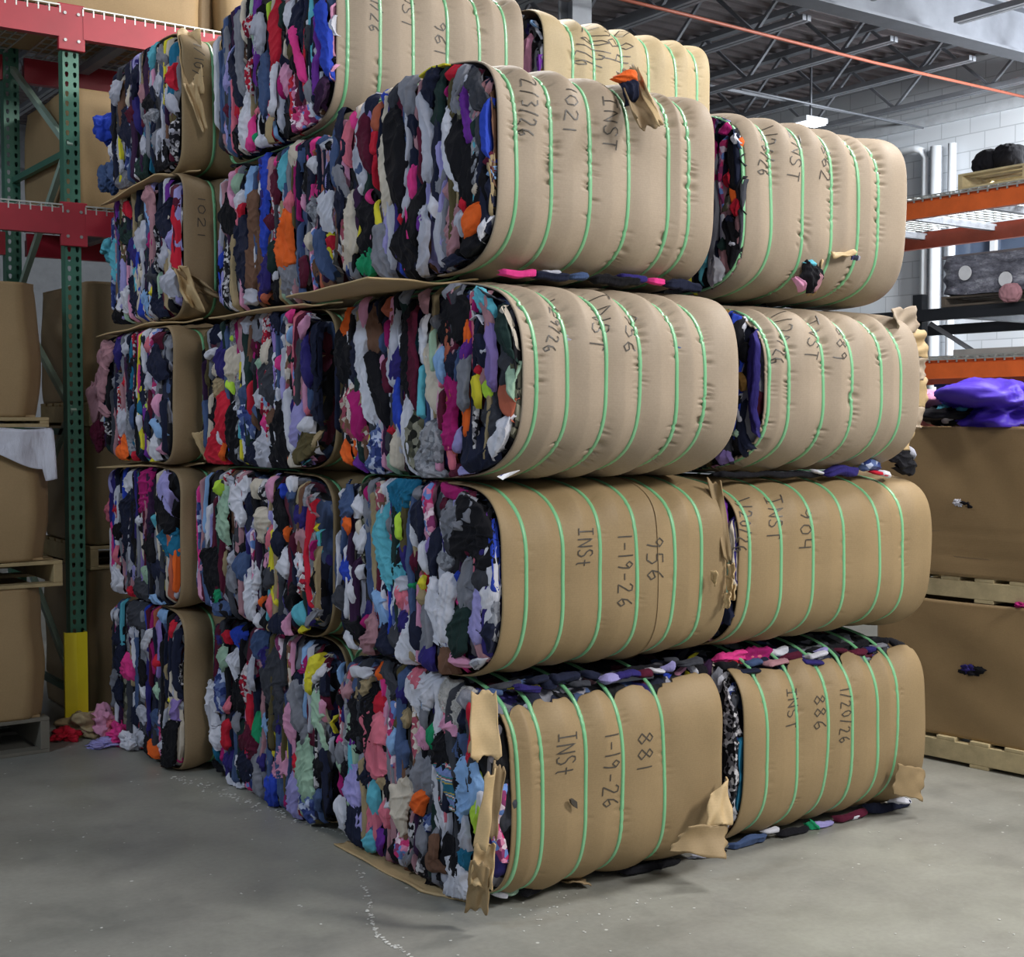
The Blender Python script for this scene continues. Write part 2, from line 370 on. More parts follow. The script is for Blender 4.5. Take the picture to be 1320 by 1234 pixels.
# ================================================================ RACK (left)
GREEN=plain('green_rack_paint','3c6f5c',.45,.1,var=.1); RED=plain('red_beam_paint','a42534',.42,.05,var=.14,scale=4)
WIRE=plain('galvanised_wire','b9bcb8',.4,.6); GAL=plain('grey_support','8f9298',.45,.4); BOLT=plain('bolt_steel','9a9a9a',.4,.7)
ORANGE=plain('orange_beam_paint','d9652c',.45,.05); ORANGE2=plain('orange_beam_paint_darker','b8543a',.5)  # second orange is a darker tone for the rear beams
WOOD=plain('pallet_wood','a38f68',.75,var=.22,scale=9,bmp=.3); WOODL=plain('pallet_wood_pale','c4b48c',.75,var=.2,scale=9,bmp=.3)
def upright(parent,x,y,z0,z1,w=.085,dpt=.07,mat=GREEN,holes=True):
    """perforated channel: the pierced face looks along -Y"""
    bm=bmesh.new(); pitch=.0508
    n=int((z1-z0)/pitch)
    def quad(a,b,c,d): bm.faces.new([bm.verts.new(p) for p in (a,b,c,d)])
    if holes:
        for i in range(n):
            za=z0+i*pitch; zb=za+pitch
            for s in (0,1):
                xa=x-w/2+s*w/2; xb=xa+w/2; cx_=(xa+xb)/2; cz=(za+zb)/2
                out=[(xa,za),(cx_,za),(xb,za),(xb,cz),(xb,zb),(cx_,zb),(xa,zb),(xa,cz)]
                ro=[(-.006,-.012),(0,-.015),(.006,-.012),(.0095,.002),(.008,.012),(0,.015),(-.008,.012),(-.0095,.002)]
                vo_=[bm.verts.new((p[0],y,p[1])) for p in out]; vi=[bm.verts.new((cx_+p[0],y,cz+p[1])) for p in ro]
                for k in range(8): bm.faces.new((vo_[k],vo_[(k+1)%8],vi[(k+1)%8],vi[k]))
        ztop=z0+n*pitch
    else:
        quad((x-w/2,y,z0),(x+w/2,y,z0),(x+w/2,y,z1),(x-w/2,y,z1)); ztop=z1
    for s in (-1,1):
        xs=x+s*w/2
        quad((xs,y,z0),(xs,y+dpt,z0),(xs,y+dpt,ztop),(xs,y,ztop))
        quad((xs,y+dpt,z0),(xs-s*.02,y+dpt,z0),(xs-s*.02,y+dpt,ztop),(xs,y+dpt,ztop))
    bmesh.ops.remove_doubles(bm,verts=bm.verts,dist=.0004); bmesh.ops.recalc_face_normals(bm,faces=bm.faces)
    me=bpy.data.meshes.new('upright'); bm.to_mesh(me); bm.free()
    o=link('upright',me,mat,parent); so=o.modifiers.new('s','SOLIDIFY'); so.thickness=.0025
    return o
def step_beam(parent,p,q,h,mat,dpt=.05,name='beam'):
    """box beam with a step; p,q top-front line"""
    m=MB(); p=Vector(p); q=Vector(q); d=(q-p).normalized(); a=Vector((-d.y,d.x,0))*(1)
    m.bar(p+Vector((0,0,-h/2)),q+Vector((0,0,-h/2)),dpt*.5,h)
    m.bar(p+a*(dpt*.5)+Vector((0,0,-h/2-.02)),q+a*(dpt*.5)+Vector((0,0,-h/2-.02)),dpt*.5,h-.04)
    return m.build(name,mat,parent)
def wire_deck(parent,x0,x1,y0,y1,z,along='y',name='wire_deck'):
    m=MB(); 
    n=max(2,int(abs(x1-x0)/.055)); k=max(2,int(abs(y1-y0)/.11))
    for i in range(n+1):
        xx=x0+(x1-x0)*i/n; m.bar((xx,y0,z),(xx,y1,z),.007,.007)
        m.bar((xx,y0,z),(xx,y0,z-.035),.007,.007); 
    for j_ in range(k+1):
        yy=y0+(y1-y0)*j_/k; m.bar((x0,yy,z+.006),(x1,yy,z+.006),.007,.007)
    return m.build(name,WIRE,parent)
rk=empty('pallet_rack',(2.22,7.29,0),'green upright pallet rack with red beams and wire decks behind the bales','rack')
RX,RY,RY2=2.246,7.26,8.33
upright(rk,RX,RY,.02,3.66); upright(rk,RX-.02,RY2,.02,4.1,w=.09)
MB().box(RX-.07,RX+.07,RY-.03,RY+.10,0,.012).build('foot_plate',GREEN,rk)
# post saddle (red connector) at both beam levels
for (z0,z1) in ((3.62,3.86),(2.60,2.83)):
    con=MB(); con.box(RX-.07,RX+.07,RY-.03,RY-.002,z0,z1,.004); con.build('beam_connector',RED,rk)
    bb=MB()
    for zz in (z0+.05,z1-.05):
        for s in (-1,1): bb.tube([(RX+s*.035,RY-.036,zz),(RX+s*.035,RY-.03,zz)],.009,6)
    bb.build('bolt',BOLT,rk)
for z,h in ((3.83,.145),(2.795,.135)):
    for (xa,xb) in ((-1.2,RX-.06),(RX+.06,4.6)):
        for yy in (RY-.02,RY2+.02): step_beam(rk,(xa,yy,z),(xb,yy,z),h,RED)
        wire_deck(rk,xa,xb,RY-.03,RY2+.05,z+.012)
        n=3
        for i in range(n):
            xx=xa+(xb-xa)*(i+.5)/n if xa<0 else xa+.35+.7*i
            MB().box(xx-.03,xx+.03,RY,RY2,z-.05,z-.005).build('deck_support',GAL,rk)
zl=[(.25,RY),(.95,RY2),(1.75,RY),(2.35,RY2),(3.15,RY),(3.75,RY2)]
for i in range(len(zl)-1):
    a=zl[i]; b_=zl[i+1]
    MB().bar((RX-.01,a[1]+.05,a[0]),(RX-.01,b_[1]-.0,b_[0]),.03,.035).build('brace',plain('pale_green_paint','8fa79a',.5) if i==0 else bpy.data.materials['pale_green_paint'],rk)
for zz in (.22,1.62,3.1):
    MB().bar((RX-.01,RY+.04,zz),(RX-.01,RY2,zz),.03,.035).build('brace',GREEN,rk)
# yellow post guard
YEL=plain('yellow_guard_paint','dcc81e',.4,var=.06)
yg=MB(); yx0,yx1=2.15,2.262; yy0=RY-.10
yg.bm
pts=[(yx0,RY-.05),(yx0,RY-.07),(yx0+.055,yy0),(yx1-.0,yy0),(yx1,RY-.05)]
ring0=[yg.bm.verts.new((p[0],p[1],.0)) for p in pts]; ring1=[yg.bm.verts.new((p[0],p[1],.56)) for p in pts]
for i in range(len(pts)-1): yg.bm.faces.new((ring0[i],ring0[i+1],ring1[i+1],ring1[i]))
yo=yg.build('post_guard',YEL); so=yo.modifiers.new('s','SOLIDIFY'); so.thickness=.008
tag(yo,'yellow steel guard standing at the foot of the green rack upright','post guard')
# ---------------------------------------------------------------- gaylord boxes and pallets
def pallet(name_label,x0,x1,y0,y1,z0,rz=0,mat=WOOD,group='wooden pallets',h=.13,boards_along='x',nb=7):
    cx_,cy_=(x0+x1)/2,(y0+y1)/2
    e=empty('wooden_pallet',(cx_,cy_,z0),name_label,'pallet',group)
    def add(n_,a0,a1,b0,b1,c0,c1):
        m=MB().box(a0,a1,b0,b1,c0,c1,.003); o=m.build(n_,mat)
        return o
    L=[]
    lx,ly=x1-x0,y1-y0
    if boards_along=='x':
        for i in range(nb):
            yy=-ly/2+(ly-.1)*i/(nb-1); L.append(('deck_board',-lx/2,lx/2,yy,yy+.1,h-.018,h))
        for i in range(3):
            xx=-lx/2+(lx-.045)*i/2; L.append(('stringer',xx,xx+.045,-ly/2,ly/2,.018,h-.018))
        for i in range(3):
            yy=-ly/2+(ly-.1)*i/2; L.append(('bottom_board',-lx/2,lx/2,yy,yy+.1,0,.018))
    else:
        for i in range(nb):
            xx=-lx/2+(lx-.1)*i/(nb-1); L.append(('deck_board',xx,xx+.1,-ly/2,ly/2,h-.018,h))
        for i in range(3):
            yy=-ly/2+(ly-.045)*i/2; L.append(('stringer',-lx/2,lx/2,yy,yy+.045,.018,h-.018))
        for i in range(3):
            xx=-lx/2+(lx-.1)*i/2; L.append(('bottom_board',xx,xx+.1,-ly/2,ly/2,0,.018))
    for (n_,a0,a1,b0,b1,c0,c1) in L:
        o=add(n_,a0,a1,b0,b1,c0,c1); o.parent=e
    e.rotation_euler=(0,0,rz)
    return e
def gaylord(label,x0,x1,y0,y1,z0,z1,mat=CB3,bulge=.03,rz=0,group='large cardboard bin boxes',seed=1,chamfer=.0,flap=False,seams=()):
    cx_,cy_=(x0+x1)/2,(y0+y1)/2; lx,ly,h=x1-x0,y1-y0,z1-z0
    e=empty('bulk_box',(cx_,cy_,z0),label,'box',group,rz)
    nz_=Noise(seed,6,2); nv=40; pts=[]
    a,b_=lx/2,ly/2; r=.03
    per=[]
    def seg(p,q,n): return [(p[0]+(q[0]-p[0])*i/n,p[1]+(q[1]-p[1])*i/n) for i in range(n)]
    c=chamfer if chamfer else r
    cor=[(-a+c,-b_),(a-c,-b_),(a,-b_+c),(a,b_-c),(a-c,b_),(-a+c,b_),(-a,b_-c),(-a,-b_+c)]
    for i in range(8): per+=seg(cor[i],cor[(i+1)%8],24 if i%2==0 else 4)
    per=np.array(per); n=len(per)
    P=np.zeros((nv+1,n,3))
    for j_ in range(nv+1):
        t=j_/nv; s=math.sin(PI*min(1,t*1.05))**.7 if 0<t*1.05<1 else 0
        rad=1+bulge/max(a,b_)*s
        qx=per[:,0]*rad; qy=per[:,1]*rad
        w_=nz_(per[:,0]*1.6+t*1.2,per[:,1]*1.6-t)*.006
        nn=np.hypot(qx,qy); P[j_,:,0]=qx+qx/nn*w_; P[j_,:,1]=qy+qy/nn*w_; P[j_,:,2]=t*h+nz_(per[:,0],per[:,1])*.004*t
        for sz in seams:
            d=abs(t*h-sz); 
            if d<.012: P[j_,:,0]*=.997; P[j_,:,1]*=.997
    me=grid_mesh('box_wall',P,True,True); me.materials.append(mat)
    o=bpy.data.objects.new('box_wall',me); COL.objects.link(o); o.parent=e
    s_=o.modifiers.new('s','SOLIDIFY'); s_.thickness=.012; s_.offset=-1
    o2=MB().box(-a+.01,a-.01,-b_+.01,b_-.01,.0,.012).build('box_floor',mat); o2.parent=e
    return e
def obox(e,name,x0,x1,y0,y1,z0,z1,mat,bev=.0):
    o=MB().box(x0,x1,y0,y1,z0,z1,bev).build(name,mat); o.parent=e; return o
# left stack: three boxes on pallets in front of the left bay
def lb(px1,py_top,py_bot,x0,label,seed):
    z1=ony(px1,py_top,6.95)[2]; z0=ony(px1,py_bot,6.95)[2]; xr=ony(px1,617,6.95)[0]
    return gaylord(label,x0,xr,6.95,8.0,z0,z1,CB3,.02,seed=seed,group='cardboard bin boxes beside the rack upright',chamfer=.08),z0,z1,xr
bt,z0t,z1t,xr=lb(50,365,538,.95,'open cardboard bin box beside the green upright, topmost of the left stack',3)
pallet('grey pallet sheet under the topmost bin box left of the green upright',.93,xr+.05,6.93,8.02,z0t-.05,mat=WOOD,group='pallets of the left box stack',h=.05)
bm_,z0m,z1m,xr2=lb(57,556,722,.95,'cardboard bin box draped with a white sheet, middle of the left stack',4)
pallet('wooden pallet between the middle and lowest bin boxes at far left',.93,xr2+.08,6.93,8.02,z0m-.135,mat=WOOD,group='pallets of the left box stack')
bb_,z0b,z1b,xr3=lb(50,757,925,.95,'cardboard bin box on the floor pallet, lowest of the left stack',5)
pallet('grey wooden pallet on the floor under the lowest left bin box',.93,xr3+.03,6.93,8.02,0,mat=plain('grey_pallet_wood','6c675c',.8),group='pallets of the left box stack',h=max(.06,z0b))
# boxes in the rack bay behind the bales
def bay(label,px0,px1,pyt,pyb,y,ydep,seed,mat=CB3,grp='boxes stored in the rack bay behind the bales',rise=None):
    a=ony(px0,pyb,y); b_=ony(px1,pyt,y); z0=a[2]; z1=b_[2]
    return gaylord(label,a[0],b_[0],y,y+ydep,z0,z1,mat,.015,seed=seed,group=grp)
bx=[]
def gl(label,x0,x1,z0,z1,seed,y=7.42,d=.95,mat=CB3): 
    return gaylord(label,x0,x1,y,y+d,z0,z1,mat,.015,seed=seed,group='boxes stored in the rack behind the bales')
gl('tall cardboard box on the lower red beam, right of the green upright',2.30,3.1,2.83,3.47,11,7.42,.85)
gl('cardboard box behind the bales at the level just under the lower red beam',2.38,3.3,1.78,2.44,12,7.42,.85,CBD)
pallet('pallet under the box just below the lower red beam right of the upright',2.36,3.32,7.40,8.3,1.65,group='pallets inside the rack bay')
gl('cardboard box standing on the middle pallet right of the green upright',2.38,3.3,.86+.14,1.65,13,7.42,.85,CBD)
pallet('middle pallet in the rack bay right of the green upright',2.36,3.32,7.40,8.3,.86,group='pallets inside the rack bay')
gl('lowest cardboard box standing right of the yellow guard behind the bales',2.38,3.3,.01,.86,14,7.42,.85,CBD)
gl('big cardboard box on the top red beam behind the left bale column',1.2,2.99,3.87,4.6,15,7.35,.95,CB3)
gl('shaded narrow cardboard box on the top beam between two larger ones',3.02,3.12,3.87,4.6,16,7.45,.85,CBD)  # its shade is put into the duller board colour
gl('large cardboard box on the top beam left of the highest bale',3.15,4.3,3.87,4.75,17,7.35,.95,CB3)
# white sheet draped over the middle left box
def sheet(name,P,mat,label=None,cat=None,parent=None,th=.003,grp=None):
    me=grid_mesh(name,P); o=link(name,me,mat,parent); s_=o.modifiers.new('s','SOLIDIFY'); s_.thickness=th; s_.offset=0
    if cat: tag(o,label,cat,grp)
    return o
nu,nv=60,30; nz_=Noise(31,7,2); P=np.zeros((nu,nv,3))
for i in range(nu):
    u=i/(nu-1); x=1.2+u*(xr2+.03-1.2)
    drop=.17*(.35+.65*u)*(1+.25*math.sin(u*9))+(.06 if u>.93 else 0)
    for j_ in range(nv):
        t=j_/(nv-1); f_=nz_(u*3,t*.6)*.012
        if t<.25: P[i,j_]=(x,7.0-.09*t/.25,z1m+.012+.004*math.sin(u*20))
        else: P[i,j_]=(x+.01*t,6.895-.02*(t)-abs(f_)-.01*math.sin(u*24+t*3),z1m+.01-(t-.25)/.75*drop)
sheet('draped_sheet',P,CM['w'][0],'white sheet hanging over the front edge of the middle left bin box','sheet')
# ================================================================ right foreground boxes
RZ=math.radians(7.5)
BX0,BX1,BY0,BY1=5.585,6.685,3.505,4.675
cxr,cyr=(BX0+BX1)/2,(BY0+BY1)/2
pallet('pale wooden pallet on the floor under the lower right bin box',BX0-.03,BX1,BY0,BY1,0,rz=RZ,mat=WOODL,group='pallets under the right bin boxes')
gaylord('large cardboard bin box at the right, lower of the two, on the floor pallet',BX0,BX1,BY0,BY1,.131,.80,CB3,.006,RZ,'bin boxes at the right edge',41,seams=())
pallet('pale wooden pallet between the two right bin boxes',BX0-.01,BX1,BY0,BY1,.801,rz=RZ,mat=WOODL,group='pallets under the right bin boxes',h=.12)
gaylord('large cardboard bin box at the right, upper of the two, filled with clothes',BX0,BX1,BY0,BY1,.922,1.655,CB3,.006,RZ,'bin boxes at the right edge',42,seams=(.22,.1))
# ---- lumps of cloth: a crumpled heap mesh
def crumple(name,c,size,mat,seed,parent=None,amp=.22,freq=2.2,nu=72,nv=40,flat=True,rz=0):
    nz1=Noise(seed,8,3); nz2=Noise(seed+9,8,3)
    U,Vv=np.meshgrid(np.linspace(0,2*PI,nu,endpoint=False),np.linspace(.02,PI-.02,nv),indexing='ij')
    x=np.cos(U)*np.sin(Vv); y=np.sin(U)*np.sin(Vv); z=np.cos(Vv)
    r=1+amp*nz1(x*freq*.5,y*freq*.5,z*freq*.5)*.6-amp*.8*np.abs(nz2(x*freq,y*freq,z*freq))*.6
    x,y,z=x*r*size[0]/2,y*r*size[1]/2,z*r*size[2]/2
    if flat: z=np.maximum(z,-size[2]*.42)
    ca,sa=math.cos(rz),math.sin(rz)
    P=np.stack([x*ca-y*sa+c[0],x*sa+y*ca+c[1],z+c[2]],-1)
    P=np.transpose(P,(1,0,2))
    me=grid_mesh(name,P,True,True); o=link(name,me,mat,parent); return o
RN=Vector((-math.cos(RZ),-math.sin(RZ),0)); RT=Vector((math.sin(RZ),-math.cos(RZ),0))   # outward / to the right along the bin face
RC=Vector(((BX0+BX1)/2,(BY0+BY1)/2,0)); RF=RC+RN*.55
def rface(px,py,off=0):
    d=ray(px,py); n=np.array([RN.x,RN.y,0]); p0=np.array([RF.x,RF.y,0])+n*off
    return C0+d*(((p0-C0)@n)/(d@n))
GPH='clothes heaped on the upper right bin box'
for (px,py,sx,sy,sz,cd,lab,sd) in [
    (1290,532,.55,.62,.24,'u','royal blue jacket heaped on top of the upper right bin box',2),
    (1243,536,.30,.26,.15,'q','teal garment beside the royal blue jacket on the right bin box',3),
    (1222,542,.30,.30,.13,'k','black garment on the near left edge of the upper right bin box',4),
    (1204,530,.24,.26,.20,'p','pale pink garment at the left end of the upper right bin box',5),
    (1228,532,.28,.26,.10,'l','light grey garment behind the black one on the right bin box',6)]:
    p=rface(px,py,-.16 if cd!='k' else -.1)
    mt=CM[cd][0]
    if cd=='u': mt=cloth('v')[0]; mt.name='cloth_violet_blue'; mt=plain('cloth_violet_blue_satin','4a2fb8',.55,bmp=.3)
    o=crumple('garment',(p[0],p[1],1.655+sz*.40),(sx,sy,sz),mt,sd,amp=.35,freq=1.6); tag(o,lab,'garment',GPH)
# torn holes with cloth showing
for (px,py,w_,h_,cd,cd2,lab) in ((1238,650,.15,.07,'k','w','black and white cloth poking out of a torn hole in the upper right bin box'),
                        (1250,864,.14,.065,'k','i','black cloth poking out of a torn hole in the lower right bin box')):
    p=rface(px,py,.003); e=empty('garment',tuple(p),lab,'garment')
    a=crumple('cloth_fold',tuple(p),(.03,w_,h_),CM[cd][0],int(px),None,.5,2,flat=False); a.parent=e; a.matrix_parent_inverse=Matrix.Translation(-Vector(p))
    q=rface(px-4,py-2,.012); a=crumple('cloth_fold',tuple(q),(.02,w_*.5,h_*.6),CM[cd2][0],int(px)+1,None,.5,2,flat=False); a.parent=e; a.matrix_parent_inverse=Matrix.Translation(-Vector(p))
for (ya,yb) in ((684,690),(714,727)):
    a=rface(1192,ya,.0085); b_=rface(1330,yb,.0085)
    MB().bar(tuple(a),tuple(b_),.004,.006).build('crease',CBD,[o for o in bpy.data.objects if o.get('label','').startswith('large cardboard bin box at the right, upper')][0])
# small magenta cloth on the pallet between the right boxes
p=rface(1316,769,.0); tag(crumple('garment',(p[0],p[1],.815),(.06,.06,.03),CM['m'][0],8),'scrap of magenta cloth caught on the pallet between the right bin boxes','garment')
# ================================================================ right rack
X1,X2=9.5,11.2
rr=empty('pallet_rack',(X1,6.6,0),'orange beam pallet rack along the white block wall','rack')
YA,YB=4.2,9.2
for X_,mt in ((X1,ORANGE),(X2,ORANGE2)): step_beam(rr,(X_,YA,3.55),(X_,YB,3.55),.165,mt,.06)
# wire deck with lipped front
def wdeck(parent,z,xa=X1,xb=X2,ya=YA,yb=YB):
    m=MB(); n=int((yb-ya)/.09)
    for i in range(n+1):
        y=ya+(yb-ya)*i/n; m.bar((xa-.035,y,z),(xb,y,z),.009,.009); m.bar((xa-.035,y,z),(xa-.035,y,z-.045),.012,.009)
    k=int((xb-xa)/.13)
    for i in range(k+1): m.bar((xa+(xb-xa)*i/k,ya,z+.008),(xa+(xb-xa)*i/k,yb,z+.008),.009,.009)
    m.bar((xa-.04,ya,z-.02),(xa-.04,yb,z-.02),.006,.012)
    return m.build('wire_deck',WIRE,parent)
wdeck(rr,3.565)
for y in (4.8,5.6,6.4,7.2,8.0,8.8): MB().box(X1,X2,y-.03,y+.03,3.47,3.53).build('deck_support',GAL,rr)
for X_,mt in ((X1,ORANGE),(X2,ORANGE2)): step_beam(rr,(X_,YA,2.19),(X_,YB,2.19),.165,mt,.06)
wdeck(rr,2.205)
BLK=plain('black_rack_paint','22252b',.5,.2)
for X_ in (X1,X2): step_beam(rr,(X_,YA,2.615),(X_,YB,2.615),.10,BLK,.06)
for y in (5.1,5.9,6.55,7.1): MB().box(X1,X2,y-.04,y+.04,2.52,2.58).build('deck_support',GAL,rr)
for y in (7.56,4.3):
    for X_ in (X1+.06,X2-.04): MB().box(X_-.04,X_+.04,y-.05,y+.05,0,2.75,.004).build('upright',BLK,rr)
MB().bar((X1+.05,7.45,2.5),(X1+.4,7.15,2.2),.035,.035).build('brace',STEELG,rr)
# goods on the rack
pe=pallet('wooden pallet on the top orange beam with black rolls on it',X1,X1+1.0,5.9,7.15,3.575,mat=WOODL,group='pallets on the orange rack',boards_along='y')
for (px,lab,s_) in ((1275,'black wrapped bundle on the high pallet, the left one',.24),(1302,'black wrapped bundle on the high pallet, the right one',.26)):
    p=onx(px,205,X1+.25); o=crumple('wrapped_bundle',(p[0],p[1],3.705+s_*.42),(.3,s_*1.05,s_),CM['k'][0],px,amp=.12,freq=1.5); tag(o,lab,'bundle','black bundles on the high pallet')
m,nt,b=newmat('stretch_film'); b.inputs['Base Color'].default_value=srgb('9a9ca8'); b.inputs['Roughness'].default_value=.18
nt.links.new(ramp(nt,noise(nt,coords(nt,(1,1,3)),5,5,.7),[(.35,srgb('4c4d58')),(.55,srgb('787a88')),(.72,srgb('b4b8c4'))]),b.inputs['Base Color'])
bump(nt,b,noise(nt,coords(nt,(1,1,2.5)),9,5,.7),.8,.04); FILM=m
le=empty('wrapped_pallet_load',(X1+.4,6.9,2.62),'film wrapped stack of dark boxes on the black shelf in front of the window','pallet load')
m=MB()
for i in range(4):
    for k in range(1): m.box(X1+.02,X1+.9,5.95+.315*i,5.95+.315*i+.31,2.72,2.98,.008)
obx=m.build('boxes',plain('grey_carton','5b5a63',.6),le)
gP=np.zeros((60,34,3)); nz_=Noise(77,8,2)
per=[(X1-.02,7.25),(X1-.02,5.9),(X1+.95,5.9),(X1+.95,7.25)]
fl=[];
for i in range(4):
    a=np.array(per[i]); b_=np.array(per[(i+1)%4])
    for q in range(15): fl.append(a+(b_-a)*q/15)
fl=np.array(fl); cc=fl.mean(0)
for j_ in range(34):
    t=j_/33; z=2.715+t*.315
    for i in range(60):
        r=1+.012*nz_(i*.25,t*3); gP[i,j_]=(cc[0]+(fl[i,0]-cc[0])*r,cc[1]+(fl[i,1]-cc[1])*r,z+.01*nz_(i*.2,1))
me=grid_mesh('stretch_wrap',np.transpose(gP,(1,0,2)),True,True)
link('stretch_wrap',me,FILM,le)
MB().box(X1,X1+.95,5.9,7.3,3.02,3.045,.004).build('top_sheet',plain('grey_sheet','6a6468',.7),le)
for px in (1244,1296):
    p=onx(px,352 if px<1260 else 360,X1-.045); c=MB(); c.tube([(X1-.05,p[1],p[2]),(X1-.038,p[1],p[2])],.06,20); c.build('round_label',plain('white_label','cfd2d8',.5),le)
pallet('thin dark pallet under the film wrapped load on the black shelf',X1,X1+.95,5.9,7.3,2.62-.0,mat=plain('dark_pallet','5a5148',.8),group='pallets on the orange rack',h=.09,boards_along='y')
p=onx(1303,378,X1-.06)
hp=crumple('garment',(p[0],p[1],p[2]),(.1,.2,.17),CM['D'][0],51,amp=.15,freq=1.2); tag(hp,'pink cap shaped garment lying on the shelf in front of the film wrapped load','garment')
# blue-grey trays under the lowest orange beam
TR=plain('blue_grey_tray','5e6c8c',.5); TR2=plain('navy_tray_rim','2a3a78',.5)
for i,(ya,yb,za,zb) in enumerate(((7.15,7.42,1.74,1.86),(7.15,7.42,1.87,1.985),(5.6,7.10,1.74,1.99))):
    lab=['blue grey plastic tray under the low orange beam, lower of the small pair','blue grey plastic tray under the low orange beam, upper of the small pair','long blue grey crate with a navy rim under the low orange beam'][i]
    e=empty('plastic_crate',(X1+.1,(ya+yb)/2,za),lab,'crate')
    MB().box(X1+.1,X1+.7,ya,yb,za,zb-.02,.01).build('crate_body',TR,e)
    MB().box(X1+.085,X1+.715,ya-.01,yb+.01,zb-.025,zb,.005).build('crate_rim',TR2,e)
    if i==2:
        m=MB()
        for yy in (5.95,6.2,6.5): m.box(X1+.09,X1+.11,yy,yy+.1,za+.10,za+.125)
        m.box(X1+.09,X1+.105,6.3,7.0,za+.08,za+.095); m.build('slot',BLK,e)
tag(MB().box(X1+.05,X2,YA,YB,1.6,1.72).build('lower_shelf_board',plain('shelf_board','8b8f98',.6)),'grey board carrying the blue grey crates below the low orange beam','shelf')
for y in (4.4,9.0):
    MB().box(X1+.1,X1+.18,y-.04,y+.04,0,1.6).build('post',BLK,bpy.data.objects['lower_shelf_board']); MB().box(X2-.18,X2-.1,y-.04,y+.04,0,1.6).build('post',BLK,bpy.data.objects['lower_shelf_board'])
# flattened cartons behind
p=onx(1260,432,X1+.3); 
tag(MB().box(X1+.1,X2-.1,5.4,7.25,2.22,2.27,.005).build('flat_carton_stack',plain('grey_carton_sheet','9a9a98',.7)),'flat grey carton stack lying on the low orange beam deck','carton')
# ================================================================ BALES
def superprof(yc,zc,a,b,n,Np=720,nb=9.0):
    """closed loop, arc-length points: 0 = top centre, .25 = front (-Y), .5 = bottom centre"""
    th=np.linspace(0,2*PI,6001)
    c,s=np.cos(th),np.sin(th)
    k=np.where(s>=0,n,nb)
    y=-np.sign(s)*np.abs(s)**(2/k)*a; z=np.sign(c)*np.abs(c)**(2/k)*b
    L=np.concatenate([[0],np.cumsum(np.hypot(np.diff(y),np.diff(z)))])
    t=np.linspace(0,L[-1],Np+1)
    yy=np.interp(t,L,y); zz=np.interp(t,L,z)
    ty=np.gradient(yy); tz=np.gradient(zz); l=np.hypot(ty,tz); ty/=l; tz/=l
    return yy+yc,zz+zc,tz,-ty,L[-1]      # outward normal (front: tangent is down (0,-1) -> normal (-1,0))
class Bale: pass
def cat_spline(P,n):
    P=np.array(P,float)
    if len(P)==1: P=np.array([P[0]+(0,.001),P[0]-(0,.001)])
    if len(P)==2: P=np.array([P[0],(P[0]+P[1])/2,P[1]])
    d=np.concatenate([[0],np.cumsum(np.hypot(*np.diff(P,axis=0).T))]); t=np.linspace(0,d[-1],n)
    Q=np.stack([np.interp(t,d,P[:,0]),np.interp(t,d,P[:,1])],-1)
    k=max(1,n//10); ker=np.ones(2*k+1)/(2*k+1)
    Qp=np.vstack([np.repeat(Q[:1],k,0)+0,Q,np.repeat(Q[-1:],k,0)])
    S=np.stack([np.convolve(Qp[:,i],ker,'valid') for i in (0,1)],-1); S[0]=Q[0]; S[-1]=Q[-1]
    return S
